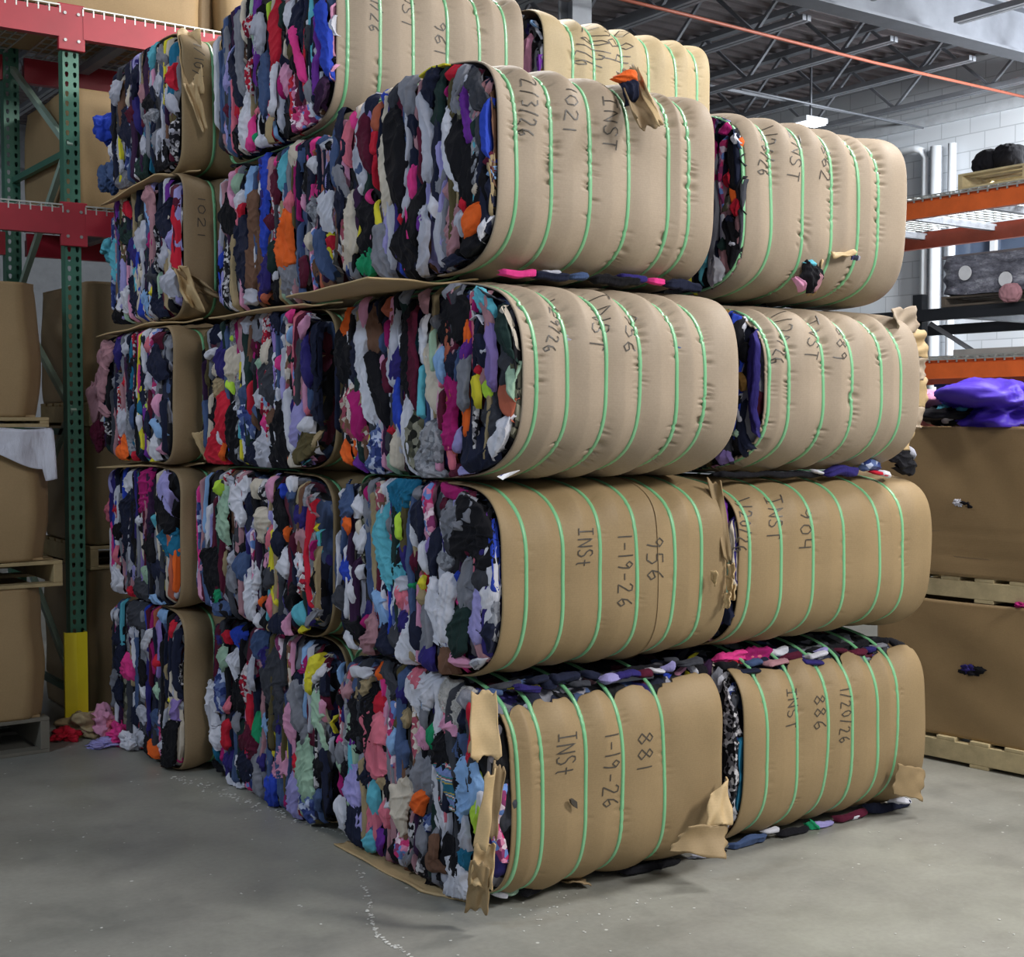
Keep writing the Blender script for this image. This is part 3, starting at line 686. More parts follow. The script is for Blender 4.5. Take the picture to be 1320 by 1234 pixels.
def garment_grid(P,width,seed,depth,h=.010,tuck=.016,res=.0055,lump=0.0):
    """P: centre line (a,z) in the face plane; returns in-plane coords + out displacement"""
    rs=np.random.RandomState(seed)
    Pp=np.array(P,float)
    L=np.sum(np.hypot(*np.diff(Pp,axis=0).T)) if len(Pp)>1 else 0
    if L<width*.9:
        c=Pp.mean(0); hl=max(L,width*.95)/2
        d=(Pp[-1]-Pp[0]) if L>1e-6 else np.array([0,-1.]); d=d/np.hypot(*d); Pp=np.array([c-d*hl,c+d*hl]); L=2*hl
    else:
        d0=(Pp[0]-Pp[1]); d0/=np.hypot(*d0); d1=(Pp[-1]-Pp[-2]); d1/=np.hypot(*d1)
        ext=width*.18; Pp=Pp.copy(); Pp[0]+=d0*ext; Pp[-1]+=d1*ext; L+=2*ext
    ns=int(min(110,max(14,L/res))); nt=int(min(44,max(12,width/(res*.62))))
    c=cat_spline(Pp,ns); s=np.linspace(0,1,ns)
    n1,n2,n3=Noise(seed*3+1,6,2),Noise(seed*3+2,6,2),Noise(seed*3+3,7,2)
    sl=s*L
    tan=np.gradient(c,axis=0); tan/=np.hypot(tan[:,0],tan[:,1])[:,None]; nr=np.stack([-tan[:,1],tan[:,0]],-1)
    c=c+nr*(n1(sl*5,0*sl)*width*.10)[:,None]
    ea,eb=rs.uniform(.5,1.5),rs.uniform(.5,1.5)
    tp=np.clip(np.minimum(sl/(width*ea+1e-6),(L-sl)/(width*eb+1e-6)),0,1); tap=np.sin(tp*PI/2)**.8
    e0=rs.uniform(.05,.5); W=width/2*(e0+(1-e0)*tap)*1.06
    wl=W*(1+.17*n1(sl*8,3+0*sl)+.08*n2(sl*24,0*sl)); wr=W*(1+.17*n1(sl*8,9+0*sl)+.08*n2(sl*24,5+0*sl))
    t=np.linspace(-1,1,nt); T,S=np.meshgrid(t,sl); 
    lat=np.where(T<0,T*wl[:,None],T*wr[:,None])
    prof=np.sqrt(np.clip(1-np.abs(T)**7,0,1))
    k1=max(.9,width/.036)*rs.uniform(.6,1.25)/2
    ph=rs.uniform(0,6); sk=rs.uniform(-2.2,2.2); tilt=rs.uniform(-1,1)*min(.014,width*.16)
    wob=n3(S*2.6,T*.2)+.15*n1(S*7,T*.5)
    f1=1-2*np.abs(np.sin(PI*(k1*T*.8+ph+.5*wob+S*sk)))**.6          # pleats running along the cloth
    f2=np.exp(-np.abs(n2(lat*10+S*9*np.sign(sk),S*9-lat*4))*3)            # diagonal creases
    f3=n3(lat*9,S*6)
    amp=min(.0068,width*.12)
    big=min(1,max(0,(width-.05)/.07))
    out=depth+h*(1-.5*T*T)*(.6+.4*tap[:,None])+tilt*T+prof*(amp*f1*(1-.4*big)+amp*(.6+1.1*big)*f2+.006*big*f3)-tuck*(1-prof)-.022*(1-tap[:,None])
    A=c[:,0][:,None]+nr[:,0][:,None]*lat; Z=c[:,1][:,None]+nr[:,1][:,None]*lat
    jit=.0015*f3
    return A+jit,Z+jit,out
def outward_round(B,A,Z,out):
    """follow the rounded rim of the clothing face (plane x = x0)"""
    nn_=np.where(A<B.yc,B.n,9.0)
    q=(np.abs((A-B.yc)/B.a)**nn_+np.abs((Z-B.zc)/B.b)**nn_)**(1/nn_)
    ov=np.clip(q-.90,0,.10); ex=np.clip(q-.99,0,.3)
    tgt=np.where(q>.99,np.maximum(.99-ex*.5,.9),q); k=tgt/np.maximum(q,1e-6)
    A2=B.yc+(A-B.yc)*k; Z2=B.zc+(Z-B.zc)*k
    return A2,Z2,out-ov*.16-ex*.35
def face_garment(B,code,width,P,seed,depth,parent,h=.010,loose=False):
    A,Z,out=garment_grid(P,width,seed,depth,h)
    if not loose: A,Z,out=outward_round(B,A,Z,out)
    Pn=np.stack([B.x0-out,A,np.maximum(Z,.004)],-1)
    me=grid_mesh('garment',Pn); mt,nm=CM[code]
    o=link('garment',me,mt,parent); o['label']=nm+' garment'
    return o
def front_garment(B,code,width,P,seed,depth,parent,yb,h=.022):
    """cloth squeezed out towards -Y; P in (x,z)"""
    A,Z,out=garment_grid(P,width,seed,depth,h)
    Pn=np.stack([A,yb-out,np.maximum(Z,.004)],-1); mt,nm=CM[code]
    o=link('garment',grid_mesh('garment',Pn),mt,parent); o['label']=nm+' garment'; return o
def parse(block):
    out=[]
    for it in block.replace('\n',' ').split(';'):
        it=it.strip()
        if not it: continue
        c,w_,pp=it.split(':'); pts=[tuple(float(q) for q in p.split(',')) for p in pp.split()]
        out.append((c.strip(),float(w_),pts))
    return out
def px2face(x0,px,py): p=onx(px,py,x0); return p[1],p[2]
FILL='kkkkkkkkknnnnnnnnnndddddddgggggllllwwwwcccpDDDhmrbbbujjjjiiisaatqyofGGGvAxxzzUOSVVPRBKFHHC'
def make_bale(name_label,x0,x1,y0,y1,z0,z1,n=3.4,straps=(),card=CB,pucker=1.0,vt=.055,vb=.43,feat=None,org=(0,0,1),
              group='cardboard wrapped clothing bales',seed=1,bulge=.016,end_l=.0,scallop=0,detail=True,fill=62,yvis=None,core_in=.0,wx1=None):
    B=Bale(); B.x0,B.x1,B.z0,B.z1=x0,x1,z0,z1; B.yc=(y0+y1)/2; B.zc=(z0+z1)/2; B.a=(y1-y0)/2; B.b=(z1-z0)/2; B.n=n; B.y0=y0
    B.straps=list(straps)
    root=empty('clothing_bale',((x0+x1)/2,B.yc,z0),name_label,'bale',group); B.root=root
    # --- packed core
    yy,zz,ny,nz_,Lp=superprof(B.yc,B.zc,B.a,B.b,n,240)
    us=np.linspace(x0+.03,x1-.02,60); nn=Noise(seed*7,8,3)
    U=us[:,None]+0*yy[None,:-1]; Y=yy[None,:-1]+0*U; Z=zz[None,:-1]+0*U
    dl=-.030+.010*nn(U*5,Y*9,Z*9)+.006*nn(U*14,Y*4,Z*16)
    e=np.exp(-np.minimum(U-us[0],us[-1]-U)/.02)*-.03
    P=np.stack([U,Y+(dl+e)*ny[:-1],Z+(dl+e)*nz_[:-1]],-1)
    # caps: shrink rings towards the centre
    def cap(xc,ring,sgn):
        out=[]
        for k in (.85,.6,.3,.02):
            q=ring.copy(); q[:,1]=B.yc+(q[:,1]-B.yc)*k; q[:,2]=B.zc+(q[:,2]-B.zc)*k; q[:,0]=xc+sgn*.012*nn(q[:,0]*5,q[:,1]*9,q[:,2]*7); out.append(q)
        return out
    c0=cap(us[0]-.005,P[0],-1)[::-1]; c1=cap(us[-1]+.005,P[-1],1)
    P=np.concatenate([np.array(c0),P,np.array(c1)],0); P[...,2]=np.maximum(P[...,2],.006)
    o=link('packed_clothing',grid_mesh('packed_clothing',P,True,True),CMIX,root); o['kind']='stuff'
    # --- cardboard wrap
    cx0=x0+.040+end_l; cx1=(wx1 or x1)
    st=np.array(sorted(straps)) if straps else np.array([x0-9])
    Nn=Noise(seed*11+5,7,2); Nm=Noise(seed*13+2,6,2); Nc=Noise(seed*17+3,5,2)
    nu=int((cx1-cx0)/(.0062 if detail else .014)); nv=int(Lp*(vb-vt)/(.0048 if detail else .011))
    us=np.linspace(cx0,cx1,nu); vv=np.linspace(0,1,nv)
    vtop=vt+0*us
    if scallop:
        # the torn sheet rises between straps and dips at them
        dd=np.min(np.abs(us[:,None]-st[None]),1); vtop=vt+scallop*np.exp(-(dd/.018)**2)+.004*np.round(Nn(us*3,0*us))
    vtop=vtop+.003*Nn(us*6,1+0*us); vbot=vb+.006*Nn(us*4,7+0*us)
    V=vtop[:,None]+(vbot-vtop)[:,None]*vv[None]; U=us[:,None]+0*V
    yy,zz,ny,nz_,Lp=superprof(B.yc,B.zc,B.a,B.b,n,2400); tt=np.linspace(0,1,2401)
    def off(U,V):
        D=np.abs(U[...,None]-st).min(-1)
        side=np.sign((U[...,None]-st)[...,0])
        sid=np.abs(U[...,None]-st).argmin(-1)
        corner=1+1.35*np.exp(-((V-.155)/.035)**2)+.6*np.exp(-((V-.36)/.04)**2)
        o_=bulge*corner*(1-np.exp(-(D/.05)**1.5))-bulge*.45
        arc=V*Lp
        mask=np.clip(Nm(U*1.1+sid*3.7,V*7)*.9+.15+1.1*np.exp(-((V-.175)/.04)**2),0,1.3)*pucker
        side=np.where(np.take(st,sid)<U,0,7.3)
        comb=np.clip(np.sin(2*PI*(arc/.030+.8*Nc(sid*2.1+side+U*2,V*22)))*.7+.6*Nn(sid+side,V*60)-.12,0,1)**1.6
        o_=o_-np.clip(.0100*mask*comb,0,.0115)*np.exp(-((D-.015)/.017)**2)
        o_=o_+.0035*Nn(U*2.2,V*5)+.0018*Nm(U*7,V*9)
        o_=o_-.008*np.exp(-(U-cx0)/.02)-.010*np.exp(-(cx1-U)/.03)
        return o_
    B.off=off
    O=off(U,V)
    def at(arr): return np.interp(V,tt,arr)
    B.at=lambda V_,arr: np.interp(V_,tt,arr)
    P=np.stack([U,at(yy)+O*at(ny),at(zz)+O*at(nz_)],-1); P[...,2]=np.maximum(P[...,2],.004)
    wme=grid_mesh('cardboard_wrap',P); wo=link('cardboard_wrap',wme,card,root)
    so=wo.modifiers.new('t','SOLIDIFY'); so.thickness=.005; so.offset=1
    B.wrap=wo; B.prof=(yy,zz,ny,nz_)
    # --- straps: full loops
    for sx in straps:
        y2,z2,n2,m2,_=superprof(B.yc,B.zc,B.a,B.b,n,420); Vq=np.linspace(0,1,421)
        inw=np.clip((Vq-vt)/.01,0,1)*np.clip((vb-Vq)/.01,0,1)
        wv=.002*np.sin(np.linspace(0,2*PI,421)*3+sx*30); lane=[-.008,-.0065,.0065,.008]
        P=np.zeros((4,420,3))
        oc=np.max([off(sx+wv+q_,Vq) for q_ in (-.008,-.004,0,.004,.008)],0)*inw
        for k in range(4):
            hh=(oc+(-.003 if k in (0,3) else .0022))[:-1]
            P[k,:,0]=sx+lane[k]+wv[:-1]; P[k,:,1]=y2[:-1]+n2[:-1]*hh; P[k,:,2]=np.maximum(z2[:-1]+m2[:-1]*hh,.003)
        link('strap',grid_mesh('strap',P,True,True),STRAP,root)
    # --- random packed layer (one uncountable mass) behind the readable garments
    rs=random.Random(seed*101)
    Vs=[];Fs=[];Ms=[];mats=[];base=0
    ymax=B.yc+B.a if yvis is None else yvis
    for i in range(fill):
        w_=rs.uniform(.02,.05); L=rs.uniform(.22,.6)
        a_=rs.uniform(B.yc-B.a+.02,ymax-.02); lim=B.b*max(.15,(1-abs((a_-B.yc)/B.a)**n))**(1/n)*.96
        z_=rs.uniform(B.zc-lim,B.zc+lim)
        zt=min(B.zc+lim,z_+L/2); zb=max(B.zc-lim,z_-L/2)
        code=rs.choice(FILL)
        A,Zg,out=garment_grid([(a_,zt),(a_+rs.uniform(-.04,.04),(zt+zb)/2),(a_+rs.uniform(-.03,.03),zb)],w_,seed*1000+i,-.022+rs.uniform(0,.018),res=.0095)
        A,Zg,out=outward_round(B,A,Zg,out)
        Pg=np.stack([B.x0-out,A,np.maximum(Zg,.004)],-1); nu_,nv_=A.shape; idx=np.arange(nu_*nv_).reshape(nu_,nv_)+base
        F=np.stack([idx[:-1,:-1],idx[1:,:-1],idx[1:,1:],idx[:-1,1:]],-1).reshape(-1,4)
        if code not in mats: mats.append(code)
        Vs.append(Pg.reshape(-1,3)); Fs.append(F); Ms+= [mats.index(code)]*len(F); base+=nu_*nv_
    if Vs:
        o=link('packed_garment_layers',raw_mesh('packed_garment_layers',np.vstack(Vs),np.vstack(Fs),True,Ms),[CM[c][0] for c in mats],root); o['kind']='stuff'
    # --- readable garments
    if feat:
        ox,oy,s=org
        for i,(c,w_,pts) in enumerate(parse(feat)):
            PP=[px2face(x0,ox+p[0]/s,oy+p[1]/s) for p in pts]
            p0=np.array(PP[len(PP)//2]); px,py=pts[len(pts)//2]
            ky=abs(px2face(x0,ox+px/s+1,oy+py/s)[0]-p0[0]); kz=abs(px2face(x0,ox+px/s,oy+py/s+1)[1]-p0[1])
            if len(PP)>1:
                d=np.abs(np.array(PP[-1])-np.array(PP[0])); d=d/(np.hypot(*d)+1e-9)
            else: d=np.array([0,1.])
            W=w_/s*(ky*d[1]+kz*d[0])*.93
            if len(PP)>1:
                q0,q1=np.array(PP[0]),np.array(PP[-1]); Lg=np.hypot(*(q1-q0))
                if Lg>1.3*W:
                    PP[0]=tuple(q0+(q0-np.array(PP[1]))/max(1e-6,np.hypot(*(q0-np.array(PP[1]))))*Lg*.07)
                    PP[-1]=tuple(q1+(q1-np.array(PP[-2]))/max(1e-6,np.hypot(*(q1-np.array(PP[-2]))))*Lg*.07)
            face_garment(B,c,W,PP,seed*500+i,random.Random(i*7+seed).uniform(-.006,.014),root)
    return B
# --- handwriting
GL={'I':[[(0,0),(.5,0)],[(.25,0),(.25,1)],[(0,1),(.5,1)]],'i':[[(.15,0),(.2,1)]],
 'N':[[(0,0),(0,1),(.55,0),(.55,1)]],'S':[[(.5,.85),(.35,1),(.12,.98),(.03,.78),(.15,.58),(.42,.42),(.5,.22),(.35,.02),(.1,0),(0,.12)]],
 'T':[[(0,1),(.6,1)],[(.3,1),(.3,0)]],'t':[[(.25,.95),(.25,.1),(.35,0)],[(.0,.55),(.5,.55)]],'/':[[(0,-.1),(.4,1.1)]],'-':[[(.05,.45),(.45,.45)]],
 '1':[[(.12,1),(.12,0)]],'2':[[(0,.8),(.15,1),(.4,.95),(.42,.7),(.2,.35),(0,.02),(.5,.0)]],'3':[[(0,.95),(.3,1),(.42,.8),(.18,.55),(.45,.35),(.35,.05),(0,.02)]],
 '0':[[(.25,1),(.05,.75),(.03,.3),(.2,0),(.42,.2),(.45,.7),(.25,1)]],'4':[[(.05,1),(.05,.5),(.45,.5)],[(.42,1),(.4,0)]],
 '5':[[(.45,1),(.08,1),(.05,.6),(.35,.6),(.48,.3),(.3,.02),(0,.05)]],'6':[[(.4,1),(.12,.65),(.03,.25),(.22,0),(.45,.2),(.35,.45),(.06,.3)]],
 '8':[[(.25,.52),(.05,.75),(.25,1),(.42,.78),(.25,.52),(.02,.22),(.25,0),(.47,.22),(.25,.52)]],
 '9':[[(.42,.75),(.2,1),(.03,.75),(.2,.52),(.42,.75),(.38,.3),(.3,0)]],
 'a':[[(.4,.8),(.15,.95),(.02,.5),(.2,.0),(.48,.1)]],'6b':[]}
def write(B,text,px,py0,py1,size_px,seed=0,col=None,rot=1):
    """text runs down from py0 to py1 at column px (px = line centre), letter tops to the right"""
    def hit(px_,py_):
        y=B.y0
        for _ in range(12):
            p=ony(px_,py_,y); q=min(.97,abs((p[2]-B.zc)/B.b)); y=.5*y+.5*(B.yc-B.a*(1-q**B.n)**(1/B.n))
        return p
    pa=hit(px,py0); pb=hit(px,py1); S=abs(hit(px+size_px,py0)[0]-pa[0])
    wid=[ (max([q[0] for st in GL[c] for q in st]) if c!=' ' else .4)+.28 for c in text]; tot=sum(wid)
    Lz=pa[2]-pb[2]; sc=Lz/tot; cur=0; rnd=random.Random(seed+len(text)); bm=bmesh.new()
    def P3(a,b_):
        x=pa[0]+(pb[0]-pa[0])*(a/tot)+(b_-.5)*S; z=pa[2]-a*sc
        q=min(.985,abs((z-B.zc)/B.b)); y=B.yc-B.a*(1-q**B.n)**(1/B.n)
        V=np.interp(-z,-B.prof[1][200:1001],np.linspace(0,1,2401)[200:1001])
        V=float(V); O=float(B.off(np.array([x]),np.array([V]))[0])
        yy=np.interp(V,np.linspace(0,1,2401),B.prof[0]); zz=np.interp(V,np.linspace(0,1,2401),B.prof[1])
        n1=np.interp(V,np.linspace(0,1,2401),B.prof[2]); n2=np.interp(V,np.linspace(0,1,2401),B.prof[3])
        return Vector((x,yy+(O+.0018)*n1,zz+(O+.0018)*n2)),Vector((0,n1,n2))
    for c,wd in zip(text,wid):
        if c!=' ':
            dx,db=rnd.uniform(-.04,.04),rnd.uniform(-.06,.06)
            for stk in GL[c]:
                pts=[]
                for i in range(len(stk)-1):
                    a,b_=stk[i],stk[i+1]
                    for k in range(5): pts.append((a[0]+(b_[0]-a[0])*k/5,a[1]+(b_[1]-a[1])*k/5))
                pts.append(stk[-1])
                q=[P3(cur+p[0]+dx,p[1]+db) for p in pts]
                prev=None; hw=.0023
                for i,(p,nm_) in enumerate(q):
                    d=(q[min(i+1,len(q)-1)][0]-q[max(i-1,0)][0]); d.normalize(); s_=d.cross(nm_).normalized()*hw
                    a=bm.verts.new(p+s_+nm_*.0004); b2=bm.verts.new(p-s_+nm_*.0004)
                    if prev: bm.faces.new((prev[0],prev[1],b2,a))
                    prev=(a,b2)
        cur+=wd
    me=bpy.data.meshes.new('marker_writing'); bm.to_mesh(me); bm.free()
    o=link('marker_writing',me,col or INK,B.wrap)
    return o
def seam(B,x,v0,v1,mat,name='sheet_seam',wd=.004):
    P=np.zeros((2,160,3)); V=np.linspace(v0,v1,160); tt=np.linspace(0,1,2401); yy,zz,n1,n2=[np.interp(V,tt,a) for a in B.prof]
    for k,dx in enumerate((-wd/2,wd/2)):
        xx=x+dx+.004*np.sin(V*20); O=B.off(xx,V)+(.0035 if k==0 else .0012)
        P[k]=np.stack([xx,yy+O*n1,zz+O*n2],-1)
    return link(name,grid_mesh(name,P),mat,B.wrap)
# --- torn cardboard flap: bilinear patch with curl and noise
def flap(parent,corners,mat=CBX,name='torn_flap',seed=1,curl=.02,nu=26,nv=20,amp=.004,jag=.006,th=.005,label=None):
    c=[np.array(p,float) for p in corners]; nz1=Noise(seed,6,2); P=np.zeros((nu,nv,3))
    nrm=np.cross(c[1]-c[0],c[3]-c[0]); nrm/=np.linalg.norm(nrm)
    for i in range(nu):
        for j_ in range(nv):
            u=i/(nu-1); v=j_/(nv-1)
            uu=u+(jag*6*nz1(v*2.5,0) if i in(0,nu-1) else 0); v2=v+(jag*6*nz1(0,u*2.5) if j_ in(0,nv-1) else 0)
            p=c[0]*(1-uu)*(1-v2)+c[1]*uu*(1-v2)+c[2]*uu*v2+c[3]*(1-uu)*v2
            P[i,j_]=p+nrm*(curl*4*u*(1-u)+amp*nz1(u*1.6,v*1.6))
    P[...,2]=np.maximum(P[...,2],.004)
    o=link(name,grid_mesh(name,P,True),mat,parent); s_=o.modifiers.new('s','SOLIDIFY'); s_.thickness=th; s_.offset=0
    if label: o['label']=label
    return o
GB='clothing bales stacked in the pile'
F_A4='''n:60:20,350 30,600 20,900;j:45:15,420 15,700;S:30:85,380 50,500 65,600;h:22:105,340 115,420;l:45:170,270 135,400 120,560 140,740;n:40:195,260 185,400;
b:45:170,360 160,500 180,620;U:28:230,300 215,430;r:26:215,430 205,550;r:16:215,560 205,640 210,720;g:45:20,620 60,760;c:60:75,780 95,920 80,1100;j:40:130,600 140,680;w:35:140,700 140,760;
k:80:150,780 175,900 160,1080;y:12:150,890 138,960 128,1020;h:16:180,740 190,800;p:14:195,920 185,1010;e:80:180,1030 165,1100 160,1175;c:40:265,290 265,400;c:60:270,430 260,600 270,700 265,850;
y:24:222,800 232,880 240,945;g:60:250,930 240,1040 270,1160;u:26:248,225 250,290;d:50:305,200 310,330;k:80:320,360 325,500 335,650 330,800;r:30:305,370 305,430;g:60:390,150 380,230 390,330;
n:80:375,350 385,480;x:28:350,620 350,680;h:46:405,620 410,690 405,770;l:30:375,760 370,860;r:40:335,850 335,915;k:110:350,920 360,1040 380,1180;l:45:450,250 470,380 490,520 480,680;b:30:445,420 450,560 455,700;
k:60:460,700 420,850 400,1000;l:70:460,840 470,1000 450,1180;v:20:460,850 460,950;n:90:500,70 490,160 500,280;G:60:545,110 530,250 520,400;r:50:605,90 600,170;m:20:575,200 580,260;
g:60:650,110 630,200 620,340;d:110:700,120 740,180 760,280;w:16:665,150 685,170 660,195;w:60:590,290 570,420 570,540 610,640 660,740;k:110:640,380 650,520 700,700 720,800;v:44:675,200 680,350 700,480;
G:30:715,380 720,470;d:40:740,350 745,520;u:56:785,280 790,420 785,550;b:60:775,560 780,610;s:36:775,620 790,660;n:60:790,660 780,800;c:28:725,700 735,770;g:50:540,600 545,700 530,760;
D:70:570,720 590,780;D:90:600,830 600,960 590,1060;r:36:665,770 670,850;l:40:655,850 650,960;o:46:735,820 710,900 690,980;w:60:760,890 755,960 770,1030;k:120:720,980 715,1060 720,1130;s:24:505,780 515,880;
w:40:510,760 530,860;n:150:560,1100 600,1160 660,1190;y:16:445,150 500,105 555,90'''
F_B5='''g:50:160,130 165,400 200,700;a:50:100,380 85,560 75,700;R:60:240,120 225,260;R:40:250,450 240,560 255,690;l:80:310,100 330,260 300,380;k:50:330,60 320,110;L:14:385,20 400,220;r:64:440,50 430,250 445,450;
G:40:490,30 480,200;w:50:540,20 530,200;n:60:600,60 560,300 500,500;c:18:540,290 535,430;O:40:580,330 560,460;n:130:640,100 640,250 640,360;d:60:690,130 680,370;w:20:690,140 695,200;l:50:740,330 740,450;
h:34:580,220 600,330 640,480 670,600;k:70:570,400 600,530;u:70:770,60 800,250 820,420 820,540;w:50:830,120 830,240;p:36:860,20 880,180 865,400;p:50:850,490 850,600;k:50:875,400 870,470;V:110:800,620 790,750 780,900;
w:60:745,560 735,700;g:60:690,620 700,780;P:110:590,560 580,720;P:190:580,800 650,870 680,960;p:60:515,510 505,700;m:30:490,560 480,720;w:50:445,480 430,650 410,850;j:60:370,430 370,650 340,850;n:50:120,420 160,620 180,780;
w:90:240,740 220,900 220,1100;g:60:300,620 340,500;S:50:300,820 300,880;h:40:270,900 270,1020 240,1150;e:24:290,1010 290,1090;w:60:330,1020 340,1130;z:36:400,900 400,1020 405,1120;r:50:140,790 150,900;
k:110:110,1000 120,1130;n:60:180,960 190,1020;k:150:500,920 540,1010 520,1100;b:60:80,780 90,880'''
F_B4='''k:90:90,60 100,200;p:20:110,280 85,400 110,500;f:36:130,290 125,400;s:50:210,260 210,380 215,450;w:60:150,400 135,500;w:30:280,320 285,420;r:50:160,480 155,570;k:90:60,440 70,560 100,680;n:110:150,600 160,800 170,1050;
K:50:60,760 70,900 65,1130;x:60:240,420 235,600 225,800 220,1020;u:66:310,180 310,400 310,600 300,800;i:110:300,860 310,960 290,1080;h:46:395,150 395,240;D:50:350,200 345,320 360,430;b:40:385,270 400,360 385,480;
q:40:450,150 440,250 440,370;k:60:350,470 350,560;b:60:365,560 360,640;S:56:490,400 490,520;o:84:470,540 465,700 450,900;g:110:490,820 480,920 450,1060;w:30:355,700 360,860 370,980;G:40:375,740 375,920;l:80:200,1090 260,1100;
U:26:310,1130 330,1070;k:80:390,980 390,1110;c:60:520,80 500,180 500,260;j:80:560,140 560,220;k:110:570,260 575,380;w:60:640,190 640,250;U:26:640,110 635,160;j:80:670,30 660,120;w:46:720,40 700,120;
k:60:740,20 735,120;n:110:730,170 740,330 790,450 800,600;H:110:620,450 610,520 640,600;p:30:550,430 570,520;h:36:660,350 670,430;w:70:710,420 730,550 750,620;p:60:720,560 750,620;r:60:740,690 730,800;i:50:570,680 575,780;
c:36:610,680 620,780;j:60:670,680 700,850 740,950;w:70:780,720 790,850 800,960;g:60:790,60 800,300 810,420;k:60:830,720 830,900;r:20:855,740 850,820;c:50:850,450 840,640;b:60:570,850 590,930 560,1010;x:110:650,830 650,1000;D:30:850,60 840,180'''
F_A3='''o:70:20,190 20,320;k:110:30,340 20,500 20,600;g:70:100,170 80,250;p:40:130,130 140,280;n:60:70,330 65,480 75,620;w:74:120,270 115,430 150,620 190,800;x:70:185,180 185,290 185,420;k:50:180,450 220,620 270,820;
p:50:225,450 225,570;U:70:270,120 270,200;m:36:270,250 265,400;j:30:230,320 240,420;t:20:240,600 280,690;b:40:265,480 270,660;l:56:320,190 315,320 305,480 305,610;g:80:360,80 350,140;i:60:340,400 330,600;u:60:330,600 330,760 345,900;
w:24:370,330 365,460;k:80:390,200 385,500 385,680;b:64:440,210 430,400 435,600 450,760;D:80:500,90 490,170;w:60:490,240 480,380 510,520;g:50:540,200 550,300;f:18:545,310 550,420 555,540;s:40:590,420 590,500 600,600;
q:20:490,520 485,650 480,800;c:70:540,400 545,600 560,760;S:30:575,600 585,650;k:170:640,100 650,250 630,400;g:80:650,20 640,120;n:80:650,430 670,600;j:56:690,430 680,600;m:80:630,540 650,720 650,900 620,980;
b:30:600,660 600,880;d:90:800,20 860,50 900,90;q:90:760,80 820,150 850,220;k:100:800,260 830,320;w:10:760,240 800,205 840,270;v:50:740,340 725,480;g:60:735,440 720,620 720,760;n:70:790,370 830,440 850,500;
r:36:810,500 815,560;r:30:780,325 800,340;w:50:840,380 850,450;A:70:870,280 890,450 880,620;G:90:920,200 970,330 1010,440;c:26:930,170 990,280 1030,400;f:80:1010,520 1010,640 1040,760;d:80:960,420 970,540;
U:60:930,630 970,740 1020,820 1040,870;y:50:800,580 800,660 790,730;L:36:835,600 860,700;d:160:870,740 870,820 860,900;n:200:780,920 760,1020 800,1130;w:84:960,830 950,920 920,1020 950,1110;a:40:700,880 660,1000;a:50:690,1120 750,1160;
H:110:560,880 540,960 500,1080 560,1160;C:90:440,800 450,900 440,1050 470,1140;w:60:400,690 390,850 400,1000 420,1120;B:110:190,830 180,980 200,1080 190,1180;c:50:330,900 330,1100;r:40:285,850 290,920;f:56:280,1020 280,1130;
k:60:370,1050 370,1150;F:100:30,650 60,820 110,950;m:50:90,680 110,820 110,920;o:30:30,950 50,1080;v:50:80,1030 110,1130;b:100:650,1130 700,1190'''
F_B3='''n:60:140,160 120,260;w:36:175,190 180,250;L:24:250,200 250,260;c:80:250,300 255,400 235,520;i:60:180,250 180,380 190,470;w:46:90,350 150,320;c:50:120,400 140,500;z:100:190,530 130,600;L:30:215,520 240,600;
r:70:190,620 200,760 205,900;w:30:170,850 180,940;r:100:110,880 130,980 170,1080;o:40:200,930 190,1040;k:80:120,700 130,800;g:90:410,120 400,220;l:56:350,100 350,200;l:50:440,80 430,130;n:90:510,60 520,200;
b:80:400,260 400,350;d:60:390,380 380,480;f:40:425,380 430,440;c:40:485,260 470,400;G:40:470,380 460,450;d:110:510,340 500,500 530,640;h:60:640,50 640,110;n:70:600,130 610,200;i:70:720,40 770,60;w:60:730,60 750,80;
p:80:730,120 715,210;h:26:565,360 565,440;w:50:605,200 600,290;s:30:650,170 650,260;G:60:640,320 640,420;i:70:720,240 735,400 745,520;n:60:780,230 790,380 790,480;s:70:880,260 890,360 870,440;z:20:815,350 830,480;
k:100:840,120 860,200;w:30:830,100 830,160;k:130:960,250 900,450 820,560;k:90:970,400 950,560;o:100:985,70 990,140 990,210;w:70:280,620 280,730;j:60:340,560 340,700;B:70:330,700 340,830 330,960;q:16:305,760 300,900;
r:26:375,540 375,740;a:30:590,480 600,660;s:50:480,600 460,700;w:80:440,600 430,700;h:60:470,760 475,840;x:50:530,720 530,830;w:90:430,860 420,960;l:110:500,880 460,1000 430,1110;k:60:270,700 260,900 270,1050;
n:90:380,930 330,1060;k:120:600,720 560,900 520,1100;i:30:650,650 660,780 650,900;w:30:630,590 640,800 650,980;a:60:690,680 690,800 660,970;w:60:740,780 740,850;S:26:735,690 735,750;n:70:780,650 790,780;
O:80:860,640 850,800;O:110:730,900 720,1020 790,1080;z:50:810,900 810,1050;c:40:640,1010 640,1130;q:60:700,1090 760,1120;w:70:930,560 930,700 960,840;F:80:1000,580 1000,700 1010,820'''
